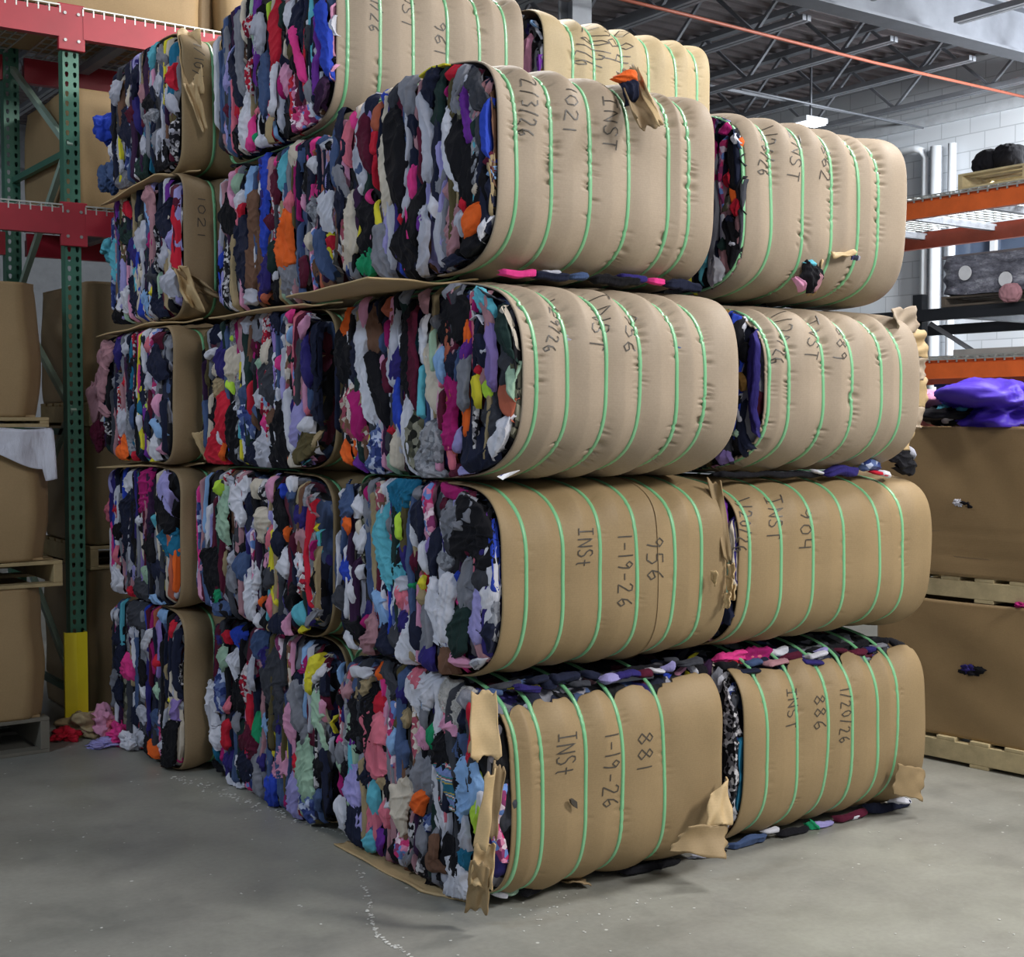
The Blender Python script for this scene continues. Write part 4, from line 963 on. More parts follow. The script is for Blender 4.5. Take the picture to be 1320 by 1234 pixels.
F_A2='''j:100:70,150 60,230;w:80:130,200 120,240;w:40:30,140 30,190;o:70:80,280 80,360;c:30:140,310 140,400;w:60:160,350 130,450;F:90:240,130 250,220;m:24:175,120 180,200;g:60:200,220 200,320;q:90:270,250 270,400 280,540 300,640;
g:60:310,260 310,370;q:110:340,430 330,560 360,620;t:160:400,95 350,160 370,240;L:26:360,270 372,400;i:30:375,430 390,580;k:60:350,450 360,560;b:50:430,480 440,580;w:30:430,250 430,450;n:60:470,220 470,400;g:50:460,120 460,190;
P:56:515,110 510,260 540,370;A:50:525,400 520,520;n:50:565,370 550,500 540,600;m:110:580,120 640,140 690,130;b:60:600,200 600,250;g:130:740,150 690,220 660,300 640,400;a:50:650,220 690,200;k:170:800,220 750,330 720,480;
k:130:820,330 830,450 760,540;v:50:830,230 855,270;H:80:590,480 600,560;d:50:640,380 630,480;w:40:490,420 490,580;y:50:485,610 480,680;z:56:480,700 480,740;e:30:430,650 430,690;l:80:330,640 400,650;v:60:360,690 330,750;
S:90:385,720 380,770;i:80:400,830 360,900;m:30:175,830 175,890;D:80:220,850 200,950 180,1060;s:80:220,700 240,800 280,860;j:80:170,580 200,660;w:40:130,560 140,620;u:60:75,500 60,560 60,640;d:80:50,680 60,790;w:30:90,640 100,740;
k:130:60,850 110,960;w:50:75,930 90,1000 110,1060;n:100:290,900 270,1000;d:70:330,850 330,1000;w:90:420,860 410,1000 380,1110;y:36:345,1020 345,1060;n:50:450,830 460,1000;g:60:500,780 510,900 490,1080;i:70:530,980 530,1130;
w:90:540,650 550,800 590,960;w:60:640,640 620,800 600,950;u:50:680,590 680,640;g:110:760,560 720,660 750,770;G:130:690,760 690,900 680,1050;a:60:790,680 780,820 760,950;d:60:820,560 810,680;w:36:840,450 840,560 860,690;
l:26:885,450 885,650;n:110:840,880 820,1000;g:70:760,1100 790,1150;p:70:640,1050 720,1085;w:50:740,1110 810,1080;x:110:600,1050 640,1150;w:50:840,660 830,800 820,920'''
F_B2='''L:50:80,160 110,120;l:70:170,110 200,100;f:80:140,180 140,330 160,460;w:90:270,90 230,200 240,360;e:30:190,220 190,260;n:70:290,190 290,300;c:60:350,90 345,210;K:50:390,110 390,220;p:36:450,90 430,220;w:60:550,100 550,120;
u:50:490,150 490,190;j:50:550,160 540,230;k:160:490,260 490,370;D:90:690,170 690,300;i:70:630,290 620,370;D:60:630,410 630,560;m:36:690,500 720,610;e:30:750,380 740,560;q:30:725,420 735,560;y:30:725,370 728,400;
w:80:830,260 820,340;z:100:820,400 800,550;o:90:910,340 900,440;j:100:900,180 900,230;a:56:310,400 310,540;l:40:330,350 340,400;c:70:410,300 370,460;k:80:220,520 240,560;S:36:430,400 430,540;p:36:430,560 400,660;n:60:490,400 490,560;
o:46:540,400 530,480;w:60:540,560 510,690;d:80:430,660 410,760;j:56:250,560 250,720;l:60:190,560 160,650;g:80:170,700 190,760;w:80:330,650 310,800 320,950;w:80:620,580 610,680;R:36:615,600 615,670;R:80:640,700 640,800;
k:80:720,650 720,850;k:110:540,790 550,890;S:36:435,830 430,960;o:20:380,840 375,900;p:76:550,950 550,1100;q:60:640,880 620,1000;y:40:630,1030 620,1110;l:60:700,840 700,890;g:50:680,950 660,1090;n:100:490,960 480,1120;
w:46:360,960 350,1060;k:50:400,960 390,1070;z:40:440,980 440,1080;k:150:80,560 60,700 50,800;e:70:60,840 100,810;j:120:60,900 150,910;k:110:120,960 130,1010'''
F_A1='''y:50:30,20 10,120;f:50:20,180 20,300 40,420;p:24:40,220 40,330;n:70:60,100 60,200;s:20:110,60 95,140;k:80:90,180 130,260;D:60:155,110 165,220;w:50:190,90 260,100;z:90:230,110 210,190;o:50:310,70 310,110;
k:190:250,210 220,300 230,400;d:110:360,80 360,170;r:66:300,220 300,260;S:110:300,300 290,420 330,520;y:46:95,300 90,360;h:30:130,390 135,420;v:50:180,350 180,450;g:70:110,430 130,480;f:56:110,480 100,530;k:90:170,520 170,570;
s:56:370,340 370,460;z:50:320,560 320,620;i:50:415,170 410,230;S:60:470,110 460,145;w:110:540,140 480,190 480,270;s:46:520,210 510,270;z:60:430,260 410,350;W:140:600,170 640,230 650,280;g:60:700,200 705,230;
p:80:620,310 600,350;n:60:690,290 690,330;e:36:550,330 545,430;k:100:590,390 570,500;p:70:480,340 490,430;g:120:520,500 480,580 510,640;c:100:440,600 410,720 400,810;j:60:420,420 420,520;j:90:670,400 690,460;
M:140:640,510 600,590 590,650;s:110:700,500 700,640 670,780;L:60:730,570 750,590;L:46:770,640 760,820;w:20:785,640 780,760;a:100:190,580 200,640;n:90:240,500 240,620;q:36:265,570 285,700 280,760;w:56:130,680 130,820;
n:100:190,720 200,860;a:36:215,720 220,820;S:50:330,680 335,800;k:60:350,620 350,660;w:30:350,670 355,720;o:40:520,660 470,720;B:60:530,730 500,780;w:66:580,720 610,820;P:70:420,830 430,930;g:60:500,800 500,920;g:50:450,900 420,980;
v:46:320,820 310,910;k:60:365,860 370,940;q:60:270,830 260,900;k:120:560,950 530,1050;x:46:570,850 560,950 600,1000;k:110:630,870 620,980;t:84:690,880 690,980;l:90:690,800 700,860;w:150:640,1000 650,1080 680,1140'''
F_B1='''i:60:140,60 110,120;r:36:190,60 190,130;f:76:160,160 160,260;w:84:240,200 230,300;u:70:250,80 250,120;R:46:290,260 290,450;k:110:230,360 220,480;l:50:330,220 330,370;j:80:370,110 370,170;i:80:400,200 390,270;
d:140:480,200 440,350 440,500;d:60:520,480 490,560 470,640;m:80:630,200 600,280;y:46:710,200 660,300 660,390;w:36:720,260 690,310 640,400;n:60:600,320 600,360;g:50:590,350 600,600;n:40:740,260 730,420;f:70:680,400 680,560 710,700;
p:36:710,450 715,560;s:32:800,240 780,370;b:60:860,320 860,480;y:56:780,560 770,660;w:100:100,380 80,480 110,570;B:46:150,300 150,500;S:30:200,440 190,520;w:46:115,600 130,720;r:30:190,580 185,720;g:30:245,520 245,640;
e:36:360,540 365,640 370,680;s:60:415,540 410,660;p:56:555,480 550,580 555,680;b:100:310,650 300,720;n:90:300,760 300,900;p:110:490,720 470,800 460,880;u:100:420,900 430,1050;i:50:385,760 380,850;r:56:570,760 580,860;
m:56:520,970 520,1070;a:66:560,900 560,1000 560,1130;f:100:640,700 630,850 640,1000;B:90:620,1000 640,1120;g:70:620,620 620,680;j:70:690,960 690,1080;k:80:690,820 690,870;l:56:840,660 800,820;g:56:360,740 350,860 365,990;
w:76:240,780 240,860;i:90:200,760 180,890;w:76:210,930 220,970;k:60:100,830 100,900;m:40:150,740 150,780;k:120:760,900 760,1080;w:56:830,1020 820,1180'''
F_C5='''l:46:120,330 110,440;n:40:210,260 200,400;D:30:245,340 250,430;q:56:295,160 290,240;x:30:245,190 245,230;g:50:340,150 340,260;c:20:378,150 380,200;r:56:385,290 390,320;l:40:360,380 380,480;k:50:280,380 280,500;
u:80:60,510 60,600;w:40:95,660 90,700;j:70:80,720 100,780;b:50:180,480 185,540;g:80:320,600 310,700;G:90:240,730 230,790;d:60:130,500 140,640;l:40:250,600 240,700;n:50:160,480 190,640;k:120:330,760 335,800;L:20:165,870 190,885;
g:70:140,820 130,900;l:30:380,560 380,590;l:40:320,280 330,400;H:40:300,480 260,560;c:26:170,360 170,460'''
F_C4='''q:60:430,960 430,1010;r:40:475,790 490,820;D:50:560,740 560,780;l:46:530,870 530,920;n:66:630,760 620,900;k:60:450,840 450,900;m:30:570,890 570,930;c:46:525,1010 525,1060;l:50:610,930 610,990;w:50:460,1110 470,1150;
h:60:700,1130 690,1200;y:16:572,1090 572,1120;s:50:555,1110 555,1170;n:60:500,1080 500,1160;k:50:440,1180 450,1220;i:50:510,930 500,990;l:50:650,1030 650,1100;n:60:600,1140 600,1220;G:50:470,850 480,890;a:36:640,880 640,940;d:50:570,980 570,1060'''
F_C3='''i:90:210,200 215,260;l:50:280,150 285,220;k:140:340,150 340,300 360,420;S:50:460,100 450,200;b:56:530,90 530,140;n:120:520,200 540,400;g:60:220,440 215,480;r:40:265,430 265,460;U:26:235,510 240,560;y:36:420,470 420,530;
L:28:440,620 440,660;w:50:380,490 380,540;l:46:470,360 480,500;n:60:320,520 320,700;t:24:410,600 420,700;l:60:260,680 270,850;w:36:390,700 400,850;n:60:460,700 470,900;j:40:360,650 350,800;g:70:340,790 340,880;p:36:540,560 540,700;
n:50:540,760 545,850;s:30:500,750 570,870;K:60:190,780 160,880;o:100:260,940 290,990;k:60:240,1020 245,1070;y:50:265,1080 270,1120;r:56:320,1030 325,1090;n:60:400,970 400,1060;w:46:520,880 530,1080;p:40:550,950 550,1000;
y:36:480,1080 485,1115;D:76:170,200 120,280 120,420 80,560;D:66:70,640 150,690;b:70:110,760 70,900'''
F_C2='''w:60:300,130 230,200;m:80:400,120 380,250 360,350;n:140:280,260 270,450 280,700;r:50:175,330 175,430;S:28:185,620 190,720;k:50:190,480 190,540;w:36:345,400 340,480;n:86:410,400 400,560;q:40:460,410 460,480;
t:96:560,520 530,640;w:28:510,520 490,600;k:100:410,620 410,670;n:110:400,720 500,800;f:46:400,790 370,870;w:100:190,800 200,950;w:66:140,1000 130,1090;r:56:270,870 280,1010;a:56:300,780 320,850;d:120:370,900 330,1050;
s:80:440,990 490,1080;l:40:420,1040 450,1160;l:40:190,1050 190,1130;k:60:130,1110 130,1170;a:60:510,130 520,230 580,330 630,430;k:120:490,250 520,380 600,480'''
F_C1='''w:66:160,30 160,90;k:66:155,120 155,190;w:24:215,30 215,110;d:120:370,30 365,90;s:56:540,30 540,100;w:30:470,190 430,320;n:60:230,190 230,260;l:50:350,160 350,230;r:60:610,150 600,230;w:56:680,200 680,250;j:80:760,300 810,420;
l:56:740,340 745,440;h:80:310,390 290,480;r:46:510,370 510,450;g:70:420,370 450,450;k:90:400,460 400,520;w:46:390,560 430,640;g:70:190,480 200,600 140,690;n:80:240,330 250,450;n:70:250,570 240,700;f:36:510,560 520,680;
y:36:600,650 600,730;l:90:690,640 760,700;f:60:820,570 820,620;A:110:620,790 700,780;w:56:740,780 760,870;j:80:510,780 510,930;l:56:430,780 390,850;n:80:350,780 340,860;p:90:130,840 150,900;S:56:210,870 210,920;h:90:260,930 250,980;
w:50:320,960 320,1010;l:70:390,930 370,990;k:86:440,950 430,1060;o:56:490,1010 490,1080;w:36:540,980 535,1040;k:160:640,900 620,1040 560,1140;w:70:740,970 700,1090;G:110:710,850 710,890;l:56:780,560 770,740;K:120:680,350 680,470 680,600'''
A0,A1_=3.68,4.80
Bs={}
# ---- nearest column at the front corner
Bs['A1']=make_bale('cardboard bale 881 on the floor at the front corner with torn folded cardboard edge',2.505,3.53,3.67,4.82,0.0,.79,3.6,[2.60,2.70,2.887,3.049,3.25],CB2,.35,.143,.385,F_A1,(400,840,3.524),GB,1,.014,scallop=.010,end_l=.03)
Bs['A2']=make_bale('cardboard bale 956 dated 1-19-26 directly above the floor bale at the front corner',2.495,3.56,3.68,4.82,.79,1.478,3.6,[2.633,2.791,2.959,3.124,3.3,3.436],CB2,.2,.05,.43,F_A2,(430,600,4.255),GB,2,.013)
Bs['A3']=make_bale('cardboard bale 956 dated 1/29/26, middle layer of the front corner column',2.495,3.49,3.56,4.82,1.478,2.165,3.1,[2.59,2.723,2.883,3.033,3.203,3.333],CB,1.6,.05,.44,F_A3,(440,360,4.571),GB,3,.018)
Bs['A4']=make_bale('cardboard bale marked 1021 with a torn flap, top of the front corner column',2.495,3.50,3.70,4.82,2.185,2.915,3.8,[2.61,2.758,2.922,3.096,3.282,3.38],CB,1.5,.03,.43,F_A4,(430,60,3.981),GB,4,.017)
# ---- right column
G2='''K:14:938,880 942,950 945,1060;k:16:930,900 932,980 930,1080;w:10:938,1035 936,1010 940,1050;i:10:925,900 926,960'''
kw=dict(fill=26,yvis=4.05)
Bs['R1']=make_bale('cardboard bale 886 on the floor right of the front corner column',3.63,4.75,3.70,4.80,0.0,.785,3.4,[3.80,3.974,4.142,4.293,4.448,4.57],CB2,.35,.138,.385,G2,(0,0,1),GB,5,.014,scallop=.012,**kw)
Bs['R2']=make_bale('cardboard bale 904 in the second layer of the right column',3.58,4.75,3.68,4.80,.79,1.46,3.6,[3.675,3.849,4.03,4.21,4.419,4.57],CB2,.2,.05,.43,None,(0,0,1),GB,6,.012,**kw)
Bs['R3']=make_bale('cardboard bale marked 889 in the middle right, its far end crumpled',3.66,4.585,3.62,4.80,1.478,2.145,3.2,[3.72,3.824,4.017,4.173,4.348,4.476],CB,1.6,.05,.44,
 'Z:50:240,90 250,200;u:60:290,80 310,220;Z:60:300,320 300,420;k:60:350,300 350,400;Z:80:320,500 340,580;k:70:320,620 320,700;D:40:290,700 290,740;P:50:270,800 260,880;f:50:310,820 310,870;A:90:260,960 260,1060;p:60:180,1070 200,1090;k:50:240,600 240,650',(880,380,4.75),GB,7,.018,**kw)
Bs['R4']=make_bale('cardboard bale marked 862 with a torn hole, top of the right column',3.63,4.58,3.70,4.80,2.165,2.885,3.8,[3.66,3.80,3.974,4.137,4.292,4.415],CB,1.6,.04,.44,
 'a:60:190,50 220,90;m:50:210,140 235,160;w:50:270,180 270,230;j:50:290,120 330,240;d:60:330,270 330,340;k:60:240,300 240,360;k:60:320,430 320,600;r:60:240,400 250,480;r:70:270,540 280,620;n:50:230,630 235,690;G:60:220,760 220,810;k:60:270,720 275,760;l:26:265,760 265,800;w:80:170,880 170,980 190,1060',(880,130,4.258),GB,8,.016,**kw)
# ---- second column
Bs['B5']=make_bale('cardboard bale 961, highest bale of the pile at upper left',2.51,3.45,4.84,6.02,2.86,3.56,4.0,[2.598,2.744,2.901,3.064,3.224,3.365],CB,.7,.05,.44,F_B5,(280,0,5.875),GB,9,.016)
Bs['B4']=make_bale('bale of clothes left of bale 1021 with a long orange garment strip',2.53,3.45,4.86,6.05,2.168,2.855,7,[2.65,2.9,3.1],CB,.5,.05,.44,F_B4,(280,170,5.141),GB,10,detail=False,end_l=.06)
Bs['B3']=make_bale('middle layer bale of clothes with a red garment at its lower left edge',2.44,3.45,4.84,6.06,1.478,2.15,5,[2.60,2.8,3.1],CB2,.3,.05,.44,F_B3,(250,390,5.143),GB,11,detail=False,end_l=.06)
Bs['B2']=make_bale('bale of clothes in the second layer with a square black garment in its face',2.42,3.45,4.84,6.06,.79,1.47,5,[2.58,2.8,3.1],CB2,.3,.05,.44,F_B2,(260,600,4.937),GB,12,detail=False,end_l=.06)
Bs['B1']=make_bale('floor bale of clothes with a long charcoal garment beside a yellow one',2.48,3.45,4.84,6.06,0,.79,6,[2.62,2.8,3.1],CB2,.3,.05,.44,F_B1,(250,800,4.405),GB,13,detail=False,end_l=.06)
Bs['S5']=make_bale('yellowish cardboard bale 884 on the top layer behind bale 1021',3.52,4.55,4.84,5.98,2.86,3.52,4.0,[3.724,3.844,4.007,4.166,4.33,4.469],cardboard('cardboard_yellowish','b5a27f'),.6,.05,.44,
 'l:14:688,5 690,40;k:10:693,50 697,80;s:12:684,12 686,30',(0,0,1),GB,14,.016,fill=20,yvis=5.2)
# hidden bales that carry it
for i,(za,zb) in enumerate(((0,.79),(.79,1.478),(1.478,2.168),(2.168,2.86))):
    pass
# ---- third column at the far left
def cbale(k,lab,x0,z0,z1,feat,org,seed,n=6,straps=(2.43,2.62)):
    Bs[k]=make_bale(lab,x0,x0+.95,6.10,7.03,z0,z1,n,[x0+.2,x0+.6],CBD if k!='C5' else CB2,.4,.05,.44,feat,org,GB,seed,.014,detail=False)
cbale('C5','top left bale of clothes with a hanging torn strip of cardboard',2.36,2.86,3.50,F_C5,(120,20,3.856),15)
cbale('C4','second bale from the top at far left with a crushed cardboard corner',2.36,2.168,2.85,F_C4,(0,0,2.939),16)
cbale('C3','middle bale at far left with a dusty pink garment hanging off its edge',2.30,1.478,2.13,F_C3,(115,420,6.168),17)
cbale('C2','far left bale in the second layer with a large flat navy garment',2.33,.79,1.46,F_C2,(115,590,5.368),18)
cbale('C1','far left bale on the floor with a black and white printed garment',2.34,0,.78,F_C1,(110,780,5.611),19)
# ================================================================ writing
write(Bs['A4'],'2/3/26',678,108,180,16,1); write(Bs['A4'],'1021',731,120,175,14,2); write(Bs['A4'],'INST',782,132,200,16,3)
write(Bs['R4'],'1/26/26',983,165,230,15,4); write(Bs['R4'],'INST',1020,175,238,15,5); write(Bs['R4'],'862',1062,190,240,15,6)
write(Bs['A3'],'1/29/26',706,385,458,14,7); write(Bs['A3'],'INST',763,385,458,20,8); write(Bs['A3'],'956',809,405,462,18,9)
write(Bs['R3'],'1/29/26',1000,408,472,14,10); write(Bs['R3'],'INST',1040,412,468,17,11); write(Bs['R3'],'889',1080,426,468,15,12)
write(Bs['A2'],'INSt',752,682,734,20,13); write(Bs['A2'],'1-19-26',805,690,786,20,14); write(Bs['A2'],'956',843,694,754,20,15)
write(Bs['R2'],'1/20/26',954,643,715,16,16); write(Bs['R2'],'INST',994,642,700,20,17); write(Bs['R2'],'904',1036,657,715,18,18)
write(Bs['A1'],'INSt',728,945,1003,24,19); write(Bs['A1'],'1-19-26',786,945,1046,22,20); write(Bs['A1'],'881',829,944,998,20,21)
write(Bs['R1'],'INST',1020,888,944,17,22); write(Bs['R1'],'886',1055,896,946,17,23); write(Bs['R1'],'1/20/26',1088,888,960,17,24)
write(Bs['B5'],'2/1/26',482,-20,45,14,25); write(Bs['B5'],'INST',523,-20,42,14,26); write(Bs['B5'],'961',568,28,75,16,27)
write(Bs['S5'],'1/20/26',756,34,88,14,28); write(Bs['S5'],'884',790,42,85,14,29)
write(Bs['C5'],'1/10/26',254,60,125,12,30); write(Bs['C4'],'1021',258,255,310,10,31)
# ================================================================ torn pieces and squeezed-out cloth
bm_=bmesh.new()
A1=Bs['A1']; A4=Bs['A4']; R4=Bs['R4']
# torn left edge of bale 881: layered folded cardboard
def YP(px,py,y): return tuple(ony(px,py,y))
def XP(px,py,x): return tuple(onx(px,py,x))
w_=A1.wrap
flap(A1.root,[YP(608,893,3.72),YP(640,890,3.69),YP(646,975,3.63),YP(606,978,3.66)],CBX,'torn_edge',61,.012,label='torn cardboard edge standing up')
flap(A1.root,[XP(611,898,2.50),YP(622,892,3.72),YP(616,985,3.67),XP(604,970,2.50)],CBX,'torn_edge',62,.01,label='folded over torn edge')
flap(A1.root,[YP(636,985,3.62),YP(652,992,3.62),YP(640,1080,3.62),YP(622,1085,3.64)],CBD,'torn_edge',63,.012)
flap(A1.root,[YP(625,1000,3.60),YP(638,990,3.61),YP(628,1095,3.60),YP(612,1090,3.62)],CBX,'torn_edge',64,-.012)
flap(A1.root,[YP(612,1085,3.64),YP(638,1090,3.60),YP(634,1150,3.60),YP(606,1140,3.64)],CBX,'torn_edge',65,.02,amp=.012)
flap(A1.root,[YP(606,1110,3.62),YP(630,1120,3.60),YP(629,1178,3.64),YP(600,1172,3.72)],CB2,'torn_edge',66,.01,amp=.006)
flap(A1.root,[YP(862,1098,3.60),YP(888,1066,3.57),YP(938,1062,3.55),YP(935,1106,3.50)],CB2,'folded_corner_flap',67,.008,amp=.003,label='bent out lower corner of cardboard')
flap(A1.root,[YP(915,1025,3.60),YP(938,1000,3.62),YP(940,1062,3.55),YP(905,1068,3.58)],CBX,'folded_corner_flap',68,-.02,amp=.01)
seam(Bs['A2'],3.215,.09,.41,CBD)
mk=ony(737,1036,3.655); am=MB(); am.poly([(mk[0]-.014,mk[1]-.013,mk[2]+.018),(mk[0]-.004,mk[1]-.013,mk[2]+.02),(mk[0]+.014,mk[1]-.013,mk[2]+.006),(mk[0]+.016,mk[1]-.013,mk[2]-.018),(mk[0]+.004,mk[1]-.013,mk[2]-.010),(mk[0]-.010,mk[1]-.013,mk[2]+.004)],(0,.010,0)); am.build('ink_mark',INK,A1.wrap)
# bale 1021 torn flap with orange lining
flap(A4.root,[YP(797,90,3.76),YP(815,84,3.80),YP(853,160,3.55),YP(820,152,3.58)],CBD,'torn_flap',71,.03,nu=20,amp=.004,label='torn flap curling out from the cardboard')
flap(A4.root,[YP(812,84,3.80),YP(822,88,3.72),YP(852,156,3.545),YP(846,160,3.53)],CBX,'torn_flap',72,.01,nu=16)
front_garment(A4,'o',.05,[(ony(792,100,3.72)[0],ony(792,100,3.72)[2]),(ony(815,100,3.72)[0],ony(815,104,3.72)[2])],901,.0,A4.root,3.70)
front_garment(A4,'n',.055,[(ony(806,112,3.7)[0],ony(806,108,3.7)[2]),(ony(818,135,3.68)[0],ony(818,130,3.68)[2])],902,.0,A4.root,3.69)
# bale 862 hole with cloth; the black piece paints the dark interior
for c,wd,pp in (('k',.11,[(1040,338),(1042,372)]),('q',.045,[(1032,340),(1046,341)]),('p',.05,[(1026,358),(1032,372)]),('D',.06,[(1040,350),(1044,374)])):
    front_garment(R4,c,wd,[(ony(a,b,3.74)[0],ony(a,b,3.74)[2]) for a,b in pp],910+len(c)+int(wd*100),.015,R4.root,3.73)
flap(R4.root,[YP(1054,335,3.73),YP(1060,336,3.70),YP(1052,378,3.76),YP(1040,380,3.80)],CBX,'torn_flap',75,.01,nu=14,nv=8)
flap(R4.root,[YP(1072,326,3.70),YP(1102,322,3.69),YP(1104,327,3.66),YP(1074,332,3.68)],CBX,'torn_flap',76,.004,nu=12,nv=6)
# crumpled far end of bale 889
R3=Bs['R3']
for i,(a,b,c_,d) in enumerate([((1150,398),(1180,395),(1184,428),(1158,432)),((1160,425),(1192,424),(1196,460),(1164,462)),((1164,458),(1197,462),(1190,490),(1162,486)),
                             ((1163,484),(1194,486),(1192,525),(1160,520)),((1160,520),(1190,526),(1186,552),(1156,548)),((1156,545),(1180,552),(1172,580),(1150,578))]):
    yy=3.69+.025*(i%2)
    flap(R3.root,[YP(*a,yy),YP(*b,yy+.07),YP(*c_,yy+.07),YP(*d,yy-.01)],CBX if i%2 else CB,'crumpled_end',80+i,.02,amp=.008,nu=20)
# right flap of bale 886, little tears on bale 904
R1=Bs['R1']; R2=Bs['R2']
flap(R1.root,[YP(1158,985,3.66),YP(1192,992,3.68),YP(1188,1032,3.66),YP(1150,1024,3.68)],CB2,'torn_flap',90,.004,amp=.002,label='lower corner flap of cardboard')
for i,(px,py) in enumerate(((943,738),(941,752),(937,775),(944,765))):
    flap(R2.root,[YP(px-5,py-10,3.67),YP(px+4,py-12,3.64),YP(px+3,py+8,3.63),YP(px-4,py+9,3.66)],CBX,'torn_edge',92+i,.008,nu=8,nv=8)
flap(R2.root,[YP(912,618,3.74),YP(930,622,3.70),YP(944,720,3.655),YP(934,722,3.66)],CB2,'torn_edge',97,.008,nu=16)
flap(Bs['A2'].root,[YP(916,736,3.66),YP(926,738,3.63),YP(922,756,3.64),YP(918,750,3.66)],CBX,'torn_flap',98,.004,nu=8,nv=6)
for k,px,py,sx,sy,sz,cd,sd,lb_ in (('C5',138,165,.14,.15,.17,'u',7,'royal blue garment sticking out'),('C5',142,232,.12,.16,.15,'j',8,'denim blue garment sticking out'),('C4',144,320,.12,.15,.13,'q',9,'turquoise garment sticking out'),
   ('C3',138,470,.10,.13,.22,'D',10,'dusty pink garment hanging out'),('C3',127,512,.10,.13,.22,'D',11,'dusty pink garment hanging out'),('C3',130,560,.09,.11,.16,'b',12,'burgundy garment hanging out'),('C2',148,655,.10,.10,.16,'S',13,'salmon pink garment sticking out')):
    p=onx(px,py,Bs[k].x0+.05); o=crumple('garment',tuple(p),(sx,sy,sz),CM[cd][0],sd+300,Bs[k].root,amp=.4,freq=1.6,flat=False); o['label']=lb_
# strip hanging off the top-left bale
C5=Bs['C5']
flap(C5.root,[YP(228,38,6.14),YP(258,36,6.13),YP(262,120,6.06),YP(236,110,6.08)],CBX,'torn_strip',101,.02,amp=.008,label='hanging torn strip of cardboard')
flap(C5.root,[YP(236,108,6.07),YP(254,108,6.06),YP(268,165,6.03),YP(262,172,6.03)],CBX,'torn_strip',102,.015,amp=.01)
C4=Bs['C4']
flap(C4.root,[YP(222,345,6.06),YP(262,362,6.02),YP(288,385,6.03),YP(240,375,6.06)],CBD,'crushed_corner',103,.03,amp=.02)
flap(C4.root,[YP(224,350,6.05),YP(240,340,6.04),YP(262,400,6.0),YP(240,392,6.05)],CBX,'crushed_corner',104,.02,amp=.02)
flap(Bs['C3'].root,[YP(246,557,6.05),YP(262,556,6.0),YP(292,600,6.0),YP(262,592,6.04)],CBX,'torn_flap',105,.006)
# squeezed-out cloth between layers
def sq(B,code,w_,p,y,seed):
    w_=w_*1.15
    front_garment(B,code,w_,[(ony(a,b,y)[0],ony(a,b,y)[2]) for a,b in p],seed,0,B.root,y,h=.010)
i=0
for B,y,L in ((Bs['A4'],3.80,[('h',.02,[(648,351),(692,353)]),('n',.025,[(688,354),(735,357)]),('j',.02,[(735,357),(760,358)]),('l',.02,[(700,351),(725,352)]),('k',.03,[(765,360),(830,364)]),('i',.022,[(800,358),(838,360)]),('h',.02,[(838,361),(858,364)]),('n',.03,[(860,366),(905,370)])]),
              (Bs['A1'],3.84,[('j',.03,[(640,886),(690,882)]),('y',.012,[(650,887),(700,885)]),('a',.03,[(690,880),(735,878)]),('r',.010,[(660,888),(720,884)]),('l',.03,[(735,877),(755,874)]),('D',.03,[(752,878),(772,876)]),('d',.03,[(772,876),(800,872)]),('w',.015,[(780,879),(845,872)]),('u',.035,[(845,874),(868,868)]),('k',.03,[(800,868),(870,862)]),('p',.018,[(868,872),(885,858)]),('w',.016,[(888,855),(900,872)]),('k',.04,[(890,864),(915,866)])]),
              (Bs['R1'],3.86,[('h',.05,[(925,852),(965,845)]),('r',.06,[(935,860),(960,856)]),('m',.05,[(955,845),(1000,842)]),('S',.035,[(965,852),(990,848)]),('w',.03,[(995,842),(1018,838)]),('n',.06,[(985,860),(1040,846)]),('i',.04,[(1020,850),(1040,855)]),('f',.03,[(1040,848),(1060,848)]),('K',.05,[(940,862),(975,868)]),('k',.035,[(1040,842),(1150,826)]),('k',.03,[(1150,826),(1170,836)])]),
              (Bs['R3'],3.78,[('i',.035,[(1068,610),(1110,606)]),('B',.04,[(1115,598),(1138,602)]),('w',.02,[(1135,610),(1150,614)]),('r',.015,[(1125,608),(1145,612)]),('k',.08,[(1150,585),(1178,590)]),('k',.06,[(1160,600),(1182,604)]),('l',.03,[(1172,575),(1182,590)]),('w',.012,[(1050,607),(1062,610)])]),
              (Bs['R2'],3.80,[('k',.02,[(925,612),(1060,612)])])):
    for (c,wd,p) in L: i+=1; sq(B,c,wd,p,y,2000+i)
rs_=random.Random(88)
for B,xa,xb,za,zb in ((Bs['A1'],2.60,3.50,.745,.775),(Bs['R1'],3.72,4.6,.70,.74)):
    for k in range(16):
        x=xa+(xb-xa)*k/15; L_=rs_.uniform(.05,.13); zz_=rs_.uniform(za,zb); i+=1
        front_garment(B,rs_.choice('nnkkdjaglwiDubyf'),rs_.uniform(.018,.035),[(x-L_/2,zz_),(x+L_/2,zz_+rs_.uniform(-.01,.01))],3000+i,0,B.root,3.80+rs_.uniform(-.03,.05),h=.02)
